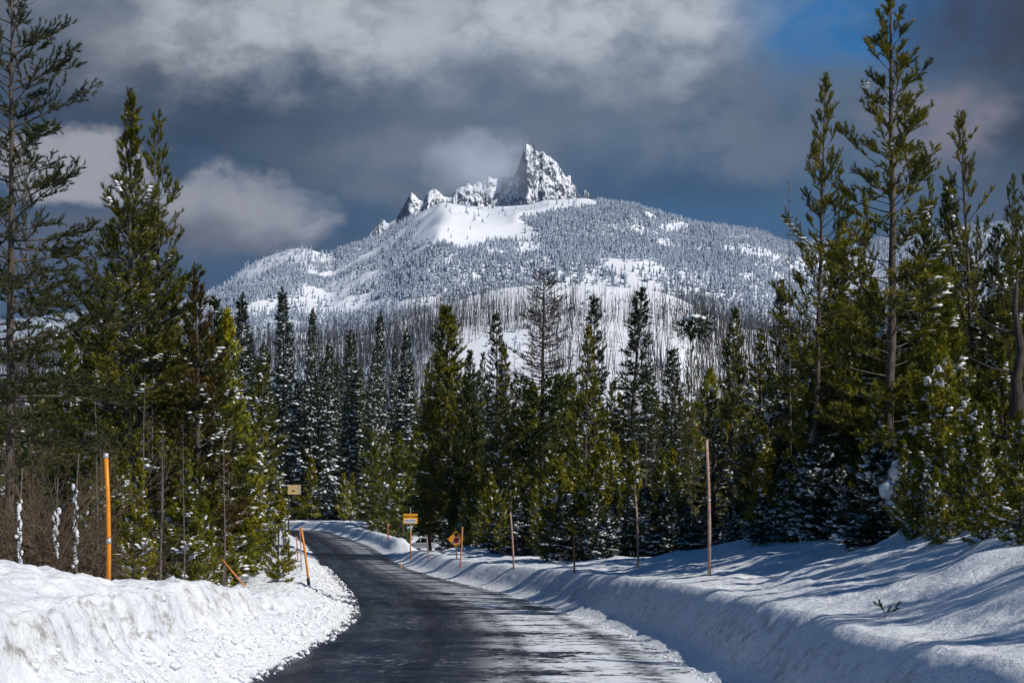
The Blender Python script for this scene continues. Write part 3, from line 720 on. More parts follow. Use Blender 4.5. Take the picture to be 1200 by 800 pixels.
tree_px('young_pine', 325, 41, 572, 'young pine half hiding the post of the tan board', wide=1.0, var=2)
tree_px('bushy_pine', 112, 36, 400, 'green pine left of the tall pair, above the bare brush', wide=.9, var=2)
tree_px('bushy_pine', 78, 40, 420, 'olive pine behind the bare brush at far left', wide=.9, var=0)
tree_px('mid_young', 72, 45, 404, 'brownish small-crowned pine standing behind the bare brush', wide=.8, var=0)
fars = [(300, 196, 392, 'low'), (318, 200, 402, ''), (335, 204, 340, 'tallest of the snowy spruces beyond the bend'), (360, 208, 362, 'second tallest snowy spruce beyond the bend, right beside the tallest'),
        (383, 200, 400, 'snowy spruce beyond the bend between the second tallest and a broad one'), (410, 206, 388, 'broad snowy spruce beyond the bend left of a slim tall one'),
        (445, 212, 366, 'slim tall snowy spruce above the tip of the far snow bank'), (432, 203, 408, 'snowy spruce leaning close to the slim tall one'),
        (476, 206, 388, 'snowy spruce right of the slim tall one, left of the big olive conifer'), (462, 216, 405, 'half-hidden snowy spruce between two taller ones'),
        (326, 214, 420, 'snowy spruce mostly hidden left of the tallest'), (396, 214, 420, 'half-hidden snowy spruce behind the middle of the far row')]
for i, (xp, d, tv, lb) in enumerate(fars):
    if len(lb) < 8: lb = ['short snowy spruce over the end of the left thicket', 'snowy spruce just left of the tallest one beyond the bend'][i % 2]
    tree_px('snowy_spruce', xp, d, tv, lb, wide=.62+.12*(i % 3), var=i)
tree_px('dense_fir', 528, 90, 360, 'big dense olive conifer with pointed top left of centre', wide=1.02, var=0)
tree_px('dense_fir', 549, 87, 412, 'dense olive conifer leaning into the big one from its right', wide=.72, var=1)
tree_px('narrow_spruce', 503, 92, 470, 'dark narrow spruce at the left foot of the big dense conifer', wide=1.2, var=0)
tree_px('narrow_spruce', 584, 84, 368, 'thin pointed spruce between the big dense conifer and the dead-topped pine', wide=.8, var=1)
tree_px('mid_pine', 600, 80, 402, 'pine with long bare trunk just right of the thin pointed spruce', wide=.75, var=0)
tree_px('dead_top_pine', 633, 81, 316, 'tall pine with dead bare branched top and green lower crown', wide=1.0, rz=.4)
tree_px('narrow_spruce', 693, 76, 345, 'narrow spruce with thin leader left of the twin dark spruce', wide=.85, var=2)
tree_px('mid_pine', 684, 70, 385, 'leafy pine in front of the narrow spruce with the thin leader', wide=.8, var=1)
tree_px('narrow_spruce', 732, 72, 338, 'pointed dark spruce right of centre, tallest of its neighbours', wide=1.1, var=0)
tree_px('narrow_spruce', 785, 66, 408, 'short spruce with snow on its upper whorls left of the snow-capped pine', wide=1.1, var=1)
broken = tree_px('scraggly_snag', 816, 58, 372, 'broken crooked pine with a white snow cap on its flat top', wide=.55, var=0)
tree_px('mid_pine', 853, 60, 362, 'olive pine right of the snow-capped broken pine', wide=.8, var=2)
tree_px('narrow_spruce', 838, 55, 460, 'snow-draped spruce behind the tall right snow stake', wide=1.3, var=2)
tree_px('open_pine', 952, 36, 86, 'tall sparse pine, left one of the three rising above the right-hand forest', wide=.80, var=2)
tree_px('open_pine', 1040, 33, -22, 'tallest pine on the right with open tufted branches and straight trunk', wide=1.15, var=1, rz=2.0)
tree_px('scraggly_snag', 1148, 38, 128, 'scraggly half-dead pine right of the tallest pine', wide=.9, var=1)
tree_px('scraggly_snag', 1198, 33, 170, 'half-bare dark pine at the right edge', wide=.8, var=0)
tree_px('bare_pole', 928, 40, 205, 'thin bare dead stem left of the sparse left pine', wide=.35, var=0)
tree_px('bushy_pine', 912, 42, 328, 'pine with a feathery top at the left shoulder of the right forest', wide=.9, var=0)
tree_px('bushy_pine', 985, 38, 282, 'olive pine between the sparse left pine and the tallest pine', wide=.85, var=1)
tree_px('bushy_pine', 1080, 36, 238, 'thick olive pine close right of the tallest pine', wide=1.0, var=2)
tree_px('bushy_pine', 1118, 40, 215, 'olive pine under the scraggly half-dead one', wide=1.0, var=0)
tree_px('bushy_pine', 1170, 35, 262, 'full olive pine near the right edge', wide=1.0, var=1)
tree_px('young_pine', 1130, 26.5, 455, 'yellow-green young pine in front of the right forest', wide=1.0, var=0)
tree_px('young_pine', 1105, 29, 395, 'taller yellow-green young pine behind the snow mound', wide=1.0, var=1)
tree_px('laden_pine', 1022, 30, 520, 'snow-laden small pine left of the snow mound', wide=1.05, var=0)
tree_px('laden_pine', 1205, 21.5, 560, 'dark low pine branches loaded with snow at the right edge', wide=1.0, var=1)
tree_px('laden_pine', 1062, 31, 530, 'snow-laden small pine right behind the snow mound', wide=.8, var=1)
tree_px('young_pine', 1098, 23.5, 545, 'small yellow-green pine leaning out over the bank right of the snow mound', wide=1.15, var=1)
tree_px('young_pine', 1152, 22, 505, 'yellow-green pine overhanging the bank, second from the right edge', wide=1.1, var=2)
tree_px('young_pine', 1196, 20.5, 480, 'yellow-green pine overhanging the bank at the right edge', wide=1.1, var=0)
tree_px('laden_pine', 955, 36, 520, 'dark snow-laden pine on the crest of the right bank', wide=1.2, var=0)

# random forest behind them
envU = [-400, 0, 60, 100, 140, 230, 280, 320, 336, 345, 400, 480, 520, 560, 640, 700, 760, 800, 840, 880, 910, 950, 1000, 1100, 1200, 1700]
envV = [330, 400, 425, 430, 340, 365, 390, 425, 470, 500, 490, 480, 455, 455, 450, 440, 440, 445, 430, 405, 365, 335, 320, 290, 285, 250]
placed = []
def far_enough(x, y, r):
    for a, b in placed:
        if (a-x)**2+(b-y)**2 < r*r: return False
    return True
def blocks(x, y):
    for (a, b, L_) in ((-5.1, 77.2, 20), (-2.3, 63, 19), (-7.3, 132, 18), (-7.0, 50, 8)):
        dx, dy = x-a, y-b; t_ = dx*math.sin(SUN_AZ)+dy*math.cos(SUN_AZ)
        if 0 < t_ < L_ and abs(dx*math.cos(SUN_AZ)-dy*math.sin(SUN_AZ)) < 2.1: return True
    return False
def scatter(n, kinds, ylim, slim, side, hmin, hmax, rmin, label, group, off=(5, 90), plim=(-150, 1350), wide=(.8, 1.2), cat='tree', pw=1.0, lot=False):
    k = 0; tries = 0
    while k < n and tries < n*40:
        tries += 1
        y = ylim[0]+(ylim[1]-ylim[0])*random.random()**pw
        s = slim[0]+(slim[1]-slim[0])*random.random()
        x = float(edgeL(y))-s if side < 0 else float(edgeR(y))+s
        u = 600+F*x/y
        if not plim[0] < u < plim[1]: continue
        if lot and 88 < y < 165 and -9 < x-float(edgeR(y)) < 9.5: continue
        if not far_enough(x, y, rmin) or blocks(x, y): continue
        H = ((610-(np.interp(u, envU, envV)+off[0]+(off[1]-off[0])*random.random()))/F*y+2.2-gz(x, y))*S
        if H < hmin: continue
        H = min(H, hmax*(.85+.15*random.random()))
        placed.append((x, y)); kd = random.choice(kinds)
        lb = label[kd] if isinstance(label, dict) else label
        tree(kd, x, y, H, lb, cat, group+' ('+NAMES[kd].replace('_', ' ')+')', wide[0]+(wide[1]-wide[0])*random.random())
        k += 1
fills = []
# left thicket
scatter(34, ['bushy_pine', 'bushy_pine', 'young_pine'], (30, 60), (3.0, 13), -1, 4, 16, 1.0,
        dict(bushy_pine='full green pine packed into the thicket behind the left snow bank', young_pine='young olive pine packed into the thicket behind the left snow bank'), 'pines of the left thicket', (10, 130), (-80, 330))
scatter(30, ['young_pine'], (24.5, 52), (2.7, 5.5), -1, 2.0, 4.2, .6, 'small olive pine along the front edge of the left thicket', 'small pines edging the left thicket', (110, 220), (100, 322))
scatter(26, ['bare_pole'], (26.5, 42), (2.2, 6), -1, 3, 8.5, .4, 'thin grey stem in the left thicket', 'bare stems in the left thicket', (60, 200), (20, 325), (.5, .8))
scatter(30, ['mid_pine', 'mid_young', 'narrow_spruce'], (60, 175), (3.2, 22), -1, 5, 20, 1.6,
        dict(mid_pine='pine in the forest farther up the left side of the road', mid_young='young pine in the forest farther up the left side of the road', narrow_spruce='narrow spruce in the forest farther up the left side of the road'), 'left roadside trees', (-10, 80), (-80, 334))
# beyond the bend
scatter(26, ['snowy_spruce'], (203, 250), (0, 0.1), 1, 14, 30, 1.0, 'snowy spruce in the dark wood beyond the bend', 'spruces beyond the bend', (0, 60), (340, 520)) if False else None
k = 0
for i in range(58):
    y = 208+45*random.random()**1.4; u = 285+300*random.random(); x = px(u, y)
    if not far_enough(x, y, 2.2): continue
    placed.append((x, y)); tv = 415+75*random.random()
    kd = 'snowy_spruce' if random.random() < .7 else 'mid_pine'
    tree(kd, x, y, ((610-tv)/F*y+2.2-gz(x, y))*S, 'snowy spruce packed in the dark wood beyond the bend' if kd == 'snowy_spruce' else 'green pine mixed into the dark wood beyond the bend', 'tree',
         'wood beyond the bend ('+NAMES[kd].replace('_', ' ')+')', .6+.35*random.random())
for i in range(34):
    y = 206+10*random.random(); u = 338+135*random.random(); x = px(u, y)
    tree('mid_young' if i % 3 else 'mid_laden', x, y, (6+7*random.random()), 'low olive pine behind the snow bank at the bend' if i % 3 else 'low snow-covered fir behind the snow bank at the bend', 'tree',
         'low trees at the bend ('+('young pine' if i % 3 else 'snow laden fir')+')', 1.1)
# right side, middle distance
scatter(20, ['mid_young', 'mid_young', 'mid_pine'], (100, 195), (.1, 5), 1, 4, 15, 1.5,
        dict(mid_young='young olive pine behind the far right snow bank', mid_pine='pine behind the far right snow bank'), 'trees behind the far right bank', (0, 70), (395, 482), lot=False) if False else None
for i in range(46):
    y = 112+86*random.random(); u = 400+110*random.random(); x = px(u, y)
    s = x-float(edgeR(y))
    if s < 3.0 or (s < 9.0 and y < 165 and u > 478) or not far_enough(x, y, 1.4): continue
    placed.append((x, y)); kd = random.choice(['mid_young', 'mid_pine', 'mid_young'])
    H = min(((610-(505+55*random.random()))/F*y+2.2-gz(x, y))*S, 17)
    tree(kd, x, y, H, 'olive pine behind the far right snow bank' if kd == 'mid_pine' else 'young olive pine behind the far right snow bank', 'tree', 'trees behind the far right bank ('+NAMES[kd].replace('_', ' ')+')')
scatter(75, ['mid_pine', 'mid_pine', 'narrow_spruce', 'mid_young', 'bare_pole'], (60, 130), (5.5, 34), 1, 6, 19, 1.5,
        dict(mid_pine='olive pine in the roadside forest behind the right snow bank', narrow_spruce='narrow spruce in the roadside forest behind the right snow bank',
             mid_young='young pine in the roadside forest behind the right snow bank', bare_pole='bare dead trunk in the roadside forest behind the right snow bank'), 'right roadside forest', (0, 110), (500, 905), lot=True)
scatter(55, ['mid_young'], (54, 88), (3.4, 9), 1, 3, 7.0, .9, 'young olive pine in the front row behind the right bank', 'front row young pines right', (70, 170), (515, 870), lot=True)
scatter(34, ['mid_laden'], (46, 84), (3.6, 8), 1, 1.6, 4.2, .8, 'low snowy fir in the front row behind the right bank', 'front row snowy firs right', (130, 240), (540, 930), lot=True)
scatter(22, ['bare_pole'], (55, 90), (4, 14), 1, 6, 13, .6, 'slim bare trunk among the pines', 'bare trunks right of centre', (40, 160), (555, 900), (.6, 1.0), lot=True)
# bare poles between the roadside forest and the burnt hill
for i in range(150):
    y = 135+150*random.random(); u = 470+450*random.random(); x = px(u, y)
    if x-float(edgeR(y)) < 14 or not far_enough(x, y, 1.2): continue
    placed.append((x, y)); tv = 405+75*random.random()
    tree('bare_pole', x, y, min(((610-tv)/F*y+2.2-gz(x, y))*S, 26), 'bare grey trunk far behind the roadside trees', 'tree', 'bare trunks behind the roadside trees', .55+.3*random.random())
# right near forest
scatter(46, ['bushy_pine', 'bushy_pine', 'young_pine'], (33, 62), (5.2, 22), 1, 4.5, 17, 1.2,
        dict(bushy_pine='full olive pine in the tall forest on the right', young_pine='young yellow-green pine in the tall forest on the right'), 'pines of the right forest', (-15, 110), (885, 1330))
scatter(16, ['open_pine', 'scraggly_snag'], (36, 60), (6, 16), 1, 9, 24, 1.0, dict(open_pine='slender tall pine in the right forest', scraggly_snag='half-bare slender pine in the right forest'), 'slender pines of the right forest', (-95, 0), (925, 1330), (.55, .9))
scatter(30, ['young_pine'], (26, 46), (5.6, 10), 1, 2.4, 6.0, .9, 'young yellow-green pine at the front edge of the right forest', 'young pines edging the right forest', (90, 210), (890, 1280))
scatter(32, ['laden_pine'], (25, 46), (5.0, 8.6), 1, 1.2, 3.4, .7, 'low snow-bowed pine at the foot of the right forest', 'snow-bowed low pines right', (170, 290), (850, 1085))
scatter(22, ['young_pine'], (22, 40), (4.6, 8.5), 1, 1.2, 3.6, .7, 'low snow-clumped young pine overhanging the right bank', 'low young pines over the right bank', (170, 290), (1050, 1260))
# forest goes on past the frame on the right: it casts the streaked shade on the bank and road
for (x, y, H) in ((12.5, 13, 10), (13.6, 16.5, 12), (15, 20, 13), (12, 19.6, 9), (16, 11.5, 14), (14.2, 8.5, 12), (17.5, 16, 14), (11.6, 9.6, 8)):
    tree('open_pine', x, y, H, 'olive pine standing past the right edge of the view', 'tree', 'pines outside the view on the right', .9)
# scattered trees between forest and burnt hill
for i in range(70):
    y = 255+65*random.random(); u = random.choice([480+520*random.random(), 0+300*random.random()]); x = px(u, y)
    if not far_enough(x, y, 3): continue
    placed.append((x, y)); kd = random.choice(['snowy_spruce', 'mid_pine', 'mid_pine'])
    tv = 445+50*random.random()
    tree(kd, x, y, min(((610-tv)/F*y+2.2-gz(x, y))*S, 34), 'snowy spruce far back below the burnt hillside' if kd == 'snowy_spruce' else 'far pine standing below the burnt hillside', 'tree',
         'far trees below the burnt hill ('+NAMES[kd].replace('_', ' ')+')', .55+.3*random.random())

# snow cap on the broken pine, snow lumps hung in trees
g = G()
xc, yc = px(814, 57.6), 57.6
blobs(g, [[0, 0, 0], [.28, .05, -.05], [-.3, 0, -.04], [.05, .2, .06]], [[.42, .38, .15], [.32, .3, .12], [.28, .25, .13], [.25, .25, .14]], np.array([.2, 1, 2, 3]), ICO2, .12)
gc = G(); q_ = rng.normal(0, 1, (150, 3))*[.38, .34, .28]+[0, 0, -.45]; tufts(gc, q_, q_+[0, 0, .35], np.full(150, .26), 12, .12)
bpy.context.view_layer.update()
o = obj('snow_cap', g.mesh('snow_cap', M['tree_snow'], True), broken, (xc*S, yc*S, (2.2+(610-372)/F*yc)*S)); o.matrix_parent_inverse = broken.matrix_world.inverted()
o = obj('top_clump', gc.mesh('top_clump', M['fir']), broken, (xc*S, yc*S, (2.2+(610-372)/F*yc)*S)); o.matrix_parent_inverse = broken.matrix_world.inverted()
g = G()
q = []
for i, (xp, v, r) in enumerate([(1052, 552, 13), (1066, 560, 10), (1040, 575, 12), (1050, 592, 16), (1062, 600, 15), (1072, 585, 9), (1058, 618, 8), (1046, 562, 8)]):
    q.append([(px(xp, 29.8))*S, (29.8+.15*math.sin(i*2))*S, (2.2+(610-v)/F*29.8)*S, r*29.8/F*S])
q = np.array(q); c0 = q[:, :3].mean(0)
blobs(g, q[:, :3]-c0, np.stack([q[:, 3]*.95, q[:, 3]*.8, q[:, 3]*1.05], 1), rng.random(len(q))*6, ICO2, .05)
prop(obj('snow_clump', g.mesh('snow_clump', M['tree_snow'], True), None, c0), 'big rounded snow clump clinging to stems above the snow mound', 'snow clump')

# gnarled trunk at right edge with snow lodged in it
g = G()
X0, Y0 = px(1186, 27), 27; z0 = gz(X0, Y0)
P = np.array([[0, 0, 0], [-.05, 0, .5], [0, 0, 1.0], [.10, 0, 1.35], [.12, 0, 1.7], [.07, 0, 2.4], [.16, 0, 2.9], [.05, 0, 3.6], [.1, 0, 4.3]])*S
tube(g, P, np.array([.17, .13, .125, .19, .16, .09, .08, .05, .01])*S, 9)
for a, zb, l in ((.3, 1.5, .9), (2.8, 1.3, .7), (3.3, 2.5, .9), (0.1, 2.9, 1.1), (2.6, 3.2, .8), (.2, 3.6, .6), (3.0, 3.9, .5)):
    tube(g, np.array([[.1, 0, zb], [.1+math.cos(a)*l*.5, .1, zb+.12], [.1+math.cos(a)*l, .15, zb+.35]])*S, np.array([.035, .022, .008])*S, 5)
e = empty('dead_tree', (X0*S, Y0*S, z0*S-.1)); prop(e, 'gnarled brown trunk with a swollen knot near the right edge', 'tree')
obj('trunk', g.mesh('gnarled_trunk', M['deadbark'], True), e)
g = G(); blobs(g, np.array([[.27, -.12, 1.45], [.30, -.1, 1.2], [.26, -.05, 1.0]])*S, np.array([[.10, .1, .16], [.07, .07, .12], [.08, .08, .13]])*S, np.zeros(3), ICO2, .08)
obj('snow_load', g.mesh('trunk_snow', M['tree_snow'], True), e)

# bare brush at left
def brush(key, n, H, seed):
    r0 = np.random.default_rng(seed); g = G()
    for i in range(n):
        az = r0.random()*6.28; el = 1.35-.75*r0.random()**1.5; L = H*(.5+.6*r0.random()); k = 7
        q = np.linspace(0, 1, k); dirs = rot_dir(az+np.cumsum(r0.normal(0, .12, k)), el-.55*q+np.cumsum(r0.normal(0, .07, k)))
        pts = np.concatenate([[[0, 0, 0]], np.cumsum(dirs*L/k, 0)])+np.array([r0.normal(0, .25), r0.normal(0, .25), 0])
        tube(g, pts, np.linspace(.016, .004, k+1), 4, False)
        for j in range(9):
            t0 = .25+.7*r0.random(); bp = np.array([np.interp(t0*k, np.arange(k+1), pts[:, c]) for c in range(3)])
            a2 = az+r0.normal(0, .9); l2 = L*.3*(.4+r0.random()*.8); d2 = rot_dir(a2, el-.5+r0.normal(0, .4))
            p2 = bp+np.outer([0, .5, 1], d2)*l2+np.outer([0, 0, 1], [0, 0, -.12*l2])
            tube(g, p2, [.007, .005, .003], 3, False)
            for _ in range(3):
                b3 = bp+d2*l2*r0.random(); d3 = rot_dir(a2+r0.normal(0, .8), el-.6+r0.normal(0, .5))
                tube(g, np.stack([b3, b3+d3*l2*.5]), [.004, .002], 3, False)
    return g.mesh(key, M['drytwig'], False)
BR = [brush('brush_a', 34, 3.2, 5), brush('brush_b', 26, 2.6, 9)]
for i, (xp, d, s, lb) in enumerate([(52, 25, 1.25, 'tangled bare brown brush at far left behind the snow mound'), (88, 26, 1.1, 'bare twiggy shrub left of the orange marker pole'),
                                    (20, 24.5, 1.0, 'bare twiggy shrub at the left edge in front of the tall pine'), (118, 27.5, .75, 'low bare shrub at the foot of the orange marker pole'),
                                    (170, 28.5, .6, 'low bare shrub right of the orange marker pole'), (70, 28, 1.5, 'tall bare brown shrub at the back of the far left brush')]):
    x = px(xp, d); e = empty('bare_shrub', (x*S, d*S, gz(x, d)*S-.05), i*1.3); e.scale = (s, s, s*1.1); prop(e, lb, 'shrub')
    obj('branches', BR[i % 2], e)
# snow plastered stems in the brush
for i, (xp, d, v0, v1, lb) in enumerate([(22, 24, 585, 655, 'snow-plastered stem at the left edge of the brush'), (64, 24.5, 596, 650, 'snow-plastered stem in the middle of the brush'), (88, 25, 568, 660, 'snow-plastered stem nearest the orange marker pole')]):
    x = px(xp, d); e = empty('snowy_stem', (x*S, d*S, gz(x, d)*S-.05)); prop(e, lb, 'stem')
    g = G(); H = (2.2+(610-v0+40)/F*d-gz(x, d))*S
    zz = np.linspace(0, H, 7); wob = np.array([0, .03, -.02, .04, .0, .05, .08]); tube(g, np.stack([wob, wob*0, zz], 1), np.linspace(.03, .012, 7), 6)
    obj('trunk', g.mesh('stem', M['greybark'], True), e)
    g = G(); zt = (2.2+(610-v0)/F*d-gz(x, d))*S; zb = (2.2+(610-v1)/F*d-gz(x, d))*S; zb = max(zb, .1); nn = 20
    zz = np.linspace(zb, zt, nn); blobs(g, np.stack([rng.normal(.03, .03, nn), -.03+0*zz, zz], 1), np.stack([.018+.045*rng.random(nn)**2, .02+.03*rng.random(nn), .035+.06*rng.random(nn)], 1), rng.random(nn)*6, ICO1, .15)
    obj('snow_load', g.mesh('stem_snow', M['tree_snow'], True), e)['kind'] = 'stuff'

# twig poking from the right bank
x, y = 4.35, 18.4
for yy in (18.4,):
    g = G(); gc = G()
    tube(g, [[0, 0, -.1], [.02, 0, .08], [-.05, 0, .22]], [.008, .007, .004], 4); tube(g, [[0, 0, .02], [.12, 0, .1], [.2, 0, .2]], [.006, .005, .003], 4)
    tufts(gc, [[-.02, 0, .12], [-.05, 0, .18], [.12, 0, .1], [.19, 0, .17], [-.06, 0, .2], [.05, 0, .08]], [[-.3, 0, 1], [-.2, .2, 1], [1, 0, .6], [.8, 0, 1], [-.8, 0, .4], [.4, -.3, 1]], np.full(6, .13), 26, .07)
    d_ = 20.0
    x = px(1036, d_); 
    for it in range(30):
        zt = gz(x, d_); v = 610+(2.2-zt)/d_*F; d_ += (v-724)*0.02; x = px(1036, d_)
    e = empty('pine_seedling', (x*S, d_*S, gz(x, d_)*S)); prop(e, 'tiny pine sprig poking through the snow of the right bank', 'seedling')
    obj('stem', g.mesh('sprig_stem', M['bark']), e); obj('needles', gc.mesh('sprig_needles', M['fir']), e)

# ------------------------------------------------------------------ burnt snags on the hill
def snag_arrays(r0, H):
    g = G(); k = 5; z = np.linspace(0, 1, k)
    pts = np.stack([np.cumsum(r0.normal(0, .012, k))*H, np.cumsum(r0.normal(0, .012, k))*H, z*H], 1); pts -= pts[0]
    tube(g, pts, H*.013*(1.1-z)+.05, 4, False)
    for _ in range(int(r0.integers(0, 9))):
        h = .3+.65*r0.random(); a = r0.random()*6.28; l = H*.07*r0.random()+.2
        b = np.array([np.interp(h, z, pts[:, 0]), np.interp(h, z, pts[:, 1]), h*H]); tube(g, np.stack([b, b+rot_dir(a, r0.normal(.1, .4))*l]), [.05, .02], 3, False)
    return np.concatenate(g.V), np.concatenate(g.F)
r0 = np.random.default_rng(99)
SV = [snag_arrays(r0, 15.0) for _ in range(9)]
def thin_snag(r0, H):
    g = G(); k = 3; z = np.linspace(0, 1, k)
    pts = np.stack([np.cumsum(r0.normal(0, .02, k))*H, np.cumsum(r0.normal(0, .02, k))*H, z*H], 1); pts -= pts[0]
    tube(g, pts, H*.008*(1.1-z)+.05, 3, False)
    for _ in range(int(r0.integers(0, 4))):
        h = .3+.65*r0.random(); b = np.array([np.interp(h, z, pts[:, 0]), np.interp(h, z, pts[:, 1]), h*H])
        tube(g, np.stack([b, b+rot_dir(r0.random()*6.28, r0.normal(.1, .4))*(.3+H*.08*r0.random())]), [.05, .02], 3, False)
    return np.concatenate(g.V), np.concatenate(g.F)
SV2 = [thin_snag(r0, 15.0) for _ in range(9)]
SM = [mesh_np('snag_%s' % 'abcdefghi'[i], v, f, [M['snag']]) for i, (v, f) in enumerate(SV)]
n = 60000
y = 470+560*rng.random(n); u = -60+1340*rng.random(n); z = terr(u, y); x = (u-600)/F*y
v = 610-F*(z-3)/y
den = sst(-.20, .12, fbm(x/70, y/90, 4, 401)+.5*fbm(x/18, y/26, 3, 402))
den = den*np.interp(v, [330, 345, 362, 380, 400], [.05, .12, .32, .8, 1.3])
den = np.where((u > 600) & (u < 800) & (v < 362), den*.30, den)
den = np.where(u > 815, np.maximum(den, .55*sst(300, 380, v+0*u)+.3), den)
keep = rng.random(n) < den*.85
x, y, z, u, v = x[keep], y[keep], z[keep], u[keep], v[keep]
Hs = 3+16*rng.random(len(x))**1.1
order = np.argsort(-(Hs/y)*np.where((u > 260) & (u < 940), 1, .2))
def zone(uu, vv):
    if vv < 372 and 560 < uu < 830: return 'bare dead trunk high on the snowy dome of the burnt hill'
    if uu < 560: return 'bare dead trunk on the left flank of the burnt hill'
    if uu > 830: return 'bare dead trunk on the right shoulder of the burnt hill'
    return 'bare dead trunk on the lower middle slope of the burnt hill'
n_ind = max(60, 299-len([o for o in C.objects if o.name.startswith('dead_tree')]))
for q, i in enumerate(order[:n_ind]):
    o = obj('dead_tree', SM[q % 9], None, (x[i], y[i], z[i]-.3)); s = Hs[i]/15; o.scale = (s, s, s)
    o.rotation_euler = (random.gauss(0, .06), random.gauss(0, .06), random.random()*6.28)
    lb = zone(u[i], v[i]); prop(o, lb, 'dead tree', lb.replace('bare dead trunk', 'dead trunks'))
g = G()
for q, i in enumerate(order[n_ind:]):
    vv, ff = SV2[q % 9]; s = Hs[i]/15; a = random.random()*6.28; c_, s_ = math.cos(a), math.sin(a); sg = .06 if q % 4 else .28; lx, ly = random.gauss(0, sg), random.gauss(0, sg)
    W = vv*s; W = np.stack([W[:, 0]*c_-W[:, 1]*s_+W[:, 2]*lx, W[:, 0]*s_+W[:, 1]*c_+W[:, 2]*ly, W[:, 2]], 1)+[x[i], y[i], z[i]-.3]
    g.add(W, ff)
# more snags across the notch and on the lower right slopes in front of the mountain
n = 5200
y = 1100+900*rng.random(n); u = 620+620*rng.random(n); z = terr(u, y); x = (u-600)/F*y
keep = rng.random(n) < sst(-.3, .1, fbm(x/120, y/120, 3, 405))*sst(640, 860, u)*.9
for i in np.nonzero(keep)[0]:
    vv, ff = SV2[i % 9]; s = (12+14*random.random())/15; lx, ly = random.gauss(0, .03), random.gauss(0, .03)
    W = vv*np.array([s*1.2, s*1.2, s]); W = W+np.outer(W[:, 2], [lx, ly, 0])+[x[i], y[i], z[i]-.3]
    g.add(W, ff)
prop(obj('burnt_forest', g.mesh('burnt_forest', M['snag'])), 'distant mass of thin burnt trunks covering the snowy hill', 'dead forest', None, 'stuff')
# low frosted scrub between the snags
g = G()
P_, H_, R_ = forest(30000, 440, 1050, -60, 1260, .7, 3.2, lambda u, v, x, y: sst(-.02, .2, fbm(x/40, y/60, 4, 409))*np.interp(v, [330, 360, 385], [.03, .5, 1]), .3)
cones(g, P_, H_, R_, 2, 6)
prop(obj('hill_scrub', g.mesh('hill_scrub', M['frost'])), 'snow-dusted scrub and saplings between the burnt trunks', 'scrub', None, 'stuff')

# ------------------------------------------------------------------ stakes, signs, car
M['orange'] = simple('orange_paint', (0.78, 0.27, 0.012, 1), 0.45, 0, 0.12)
M['wood'] = simple('weathered_stake', (0.42, 0.27, 0.21, 1), 0.8, 0, 0.35)
M['woodred'] = simple('red_brown_stake', (0.40, 0.13, 0.06, 1), 0.8, 0, 0.3)
M['woodorange'] = simple('faded_orange_stake', (0.62, 0.22, 0.06, 1), 0.7, 0, 0.2)
M['refl'] = simple('reflective_tape', (0.55, 0.58, 0.62, 1), 0.3, 0.3, 0.1)
M['signy'] = simple('sign_yellow', (0.75, 0.33, 0.01, 1), 0.4, 0, 0.06)
M['signo'] = simple('sign_orange', (0.85, 0.36, 0.01, 1), 0.4, 0, 0.05)
M['signw'] = simple('sign_white', (0.78, 0.80, 0.82, 1), 0.4)
M['signr'] = simple('sign_red', (0.22, 0.006, 0.010, 1), 0.4)
M['signk'] = simple('sign_black', (0.006, 0.006, 0.006, 1), 0.4)
M['tan'] = simple('sign_tan', (0.62, 0.44, 0.20, 1), 0.5, 0, 0.08)
M['steel'] = simple('steel_post', (0.30, 0.31, 0.33, 1), 0.5, 0.6, 0.2)
def stake(xp, d, vb, vt, xt, r, m, label, bands=(), name='snow_stake', buried=None, cat='snow stake', dark_base=False):
    x = px(xp, d); zb = gz(x, d)
    top = np.array([px(xt, d)*S, d*S, (2.2+(610-vt)/F*d)*S]); b0 = np.array([x*S, d*S, zb*S])
    e = empty(name, b0); prop(e, label, cat)
    T = top-b0; g = G(); bend = np.array([.012, 0, 0])*np.linalg.norm(T)
    pts = [-T*.06, T*.33+bend*.7, T*.66+bend*.7, T]
    tube(g, pts, [r, r, r*.95, r*.92], 10); obj('pole', g.mesh('stake_pole', M[m], True), e)
    for (f0, f1) in bands:
        g = G(); c = lambda f: np.array([np.interp(f, [0, .33, .66, 1], [p[k] for p in ([0*T, pts[1], pts[2], pts[3]])]) for k in range(3)])
        tube(g, [c(f0), c((f0+f1)/2), c(f1)], [r*1.06+.001]*3, 10); obj('reflective_band', g.mesh('band', M['refl'], True), e)
    if dark_base:
        g = G(); tube(g, [T*0-.02*T, T*.06+bend*.1, T*.13+bend*.28], [r*1.35]*3, 8); obj('sleeve', g.mesh('sleeve', M['signk'], True), e)
    return e
def foot(xp, v, d0):
    """distance at which the ground is seen at image row v on this bearing"""
    best, bd = 1e9, d0
    for d in np.arange(d0*.7, d0*1.35, .1):
        vv = 610+(2.2-gz(px(xp, d), d))/d*F
        if abs(vv-v)+abs(d-d0)*.15 < best: best = abs(vv-v)+abs(d-d0)*.15; bd = d
    return float(bd)
stake(127, foot(127, 684, 24.5), 0, 531, 124, .052, 'orange', 'thick bright orange marker pole with silver bands on the left snow bank', [(.965, .999), (.31, .35)], 'marker_pole', cat='marker pole')
stake(362, foot(362, 686, 42), 0, 618, 353, .045, 'orange', 'leaning orange marker pole on the left bank close to the road', [], 'marker_pole', cat='marker pole', dark_base=True)
stake(353, foot(353, 670, 45), 0, 615, 351, .028, 'wood', 'thin pale stake just behind the leaning orange marker pole')
stake(349, foot(349, 655, 52), 0, 627, 347, .035, 'woodred', 'short red-brown stake left of the leaning orange marker pole')
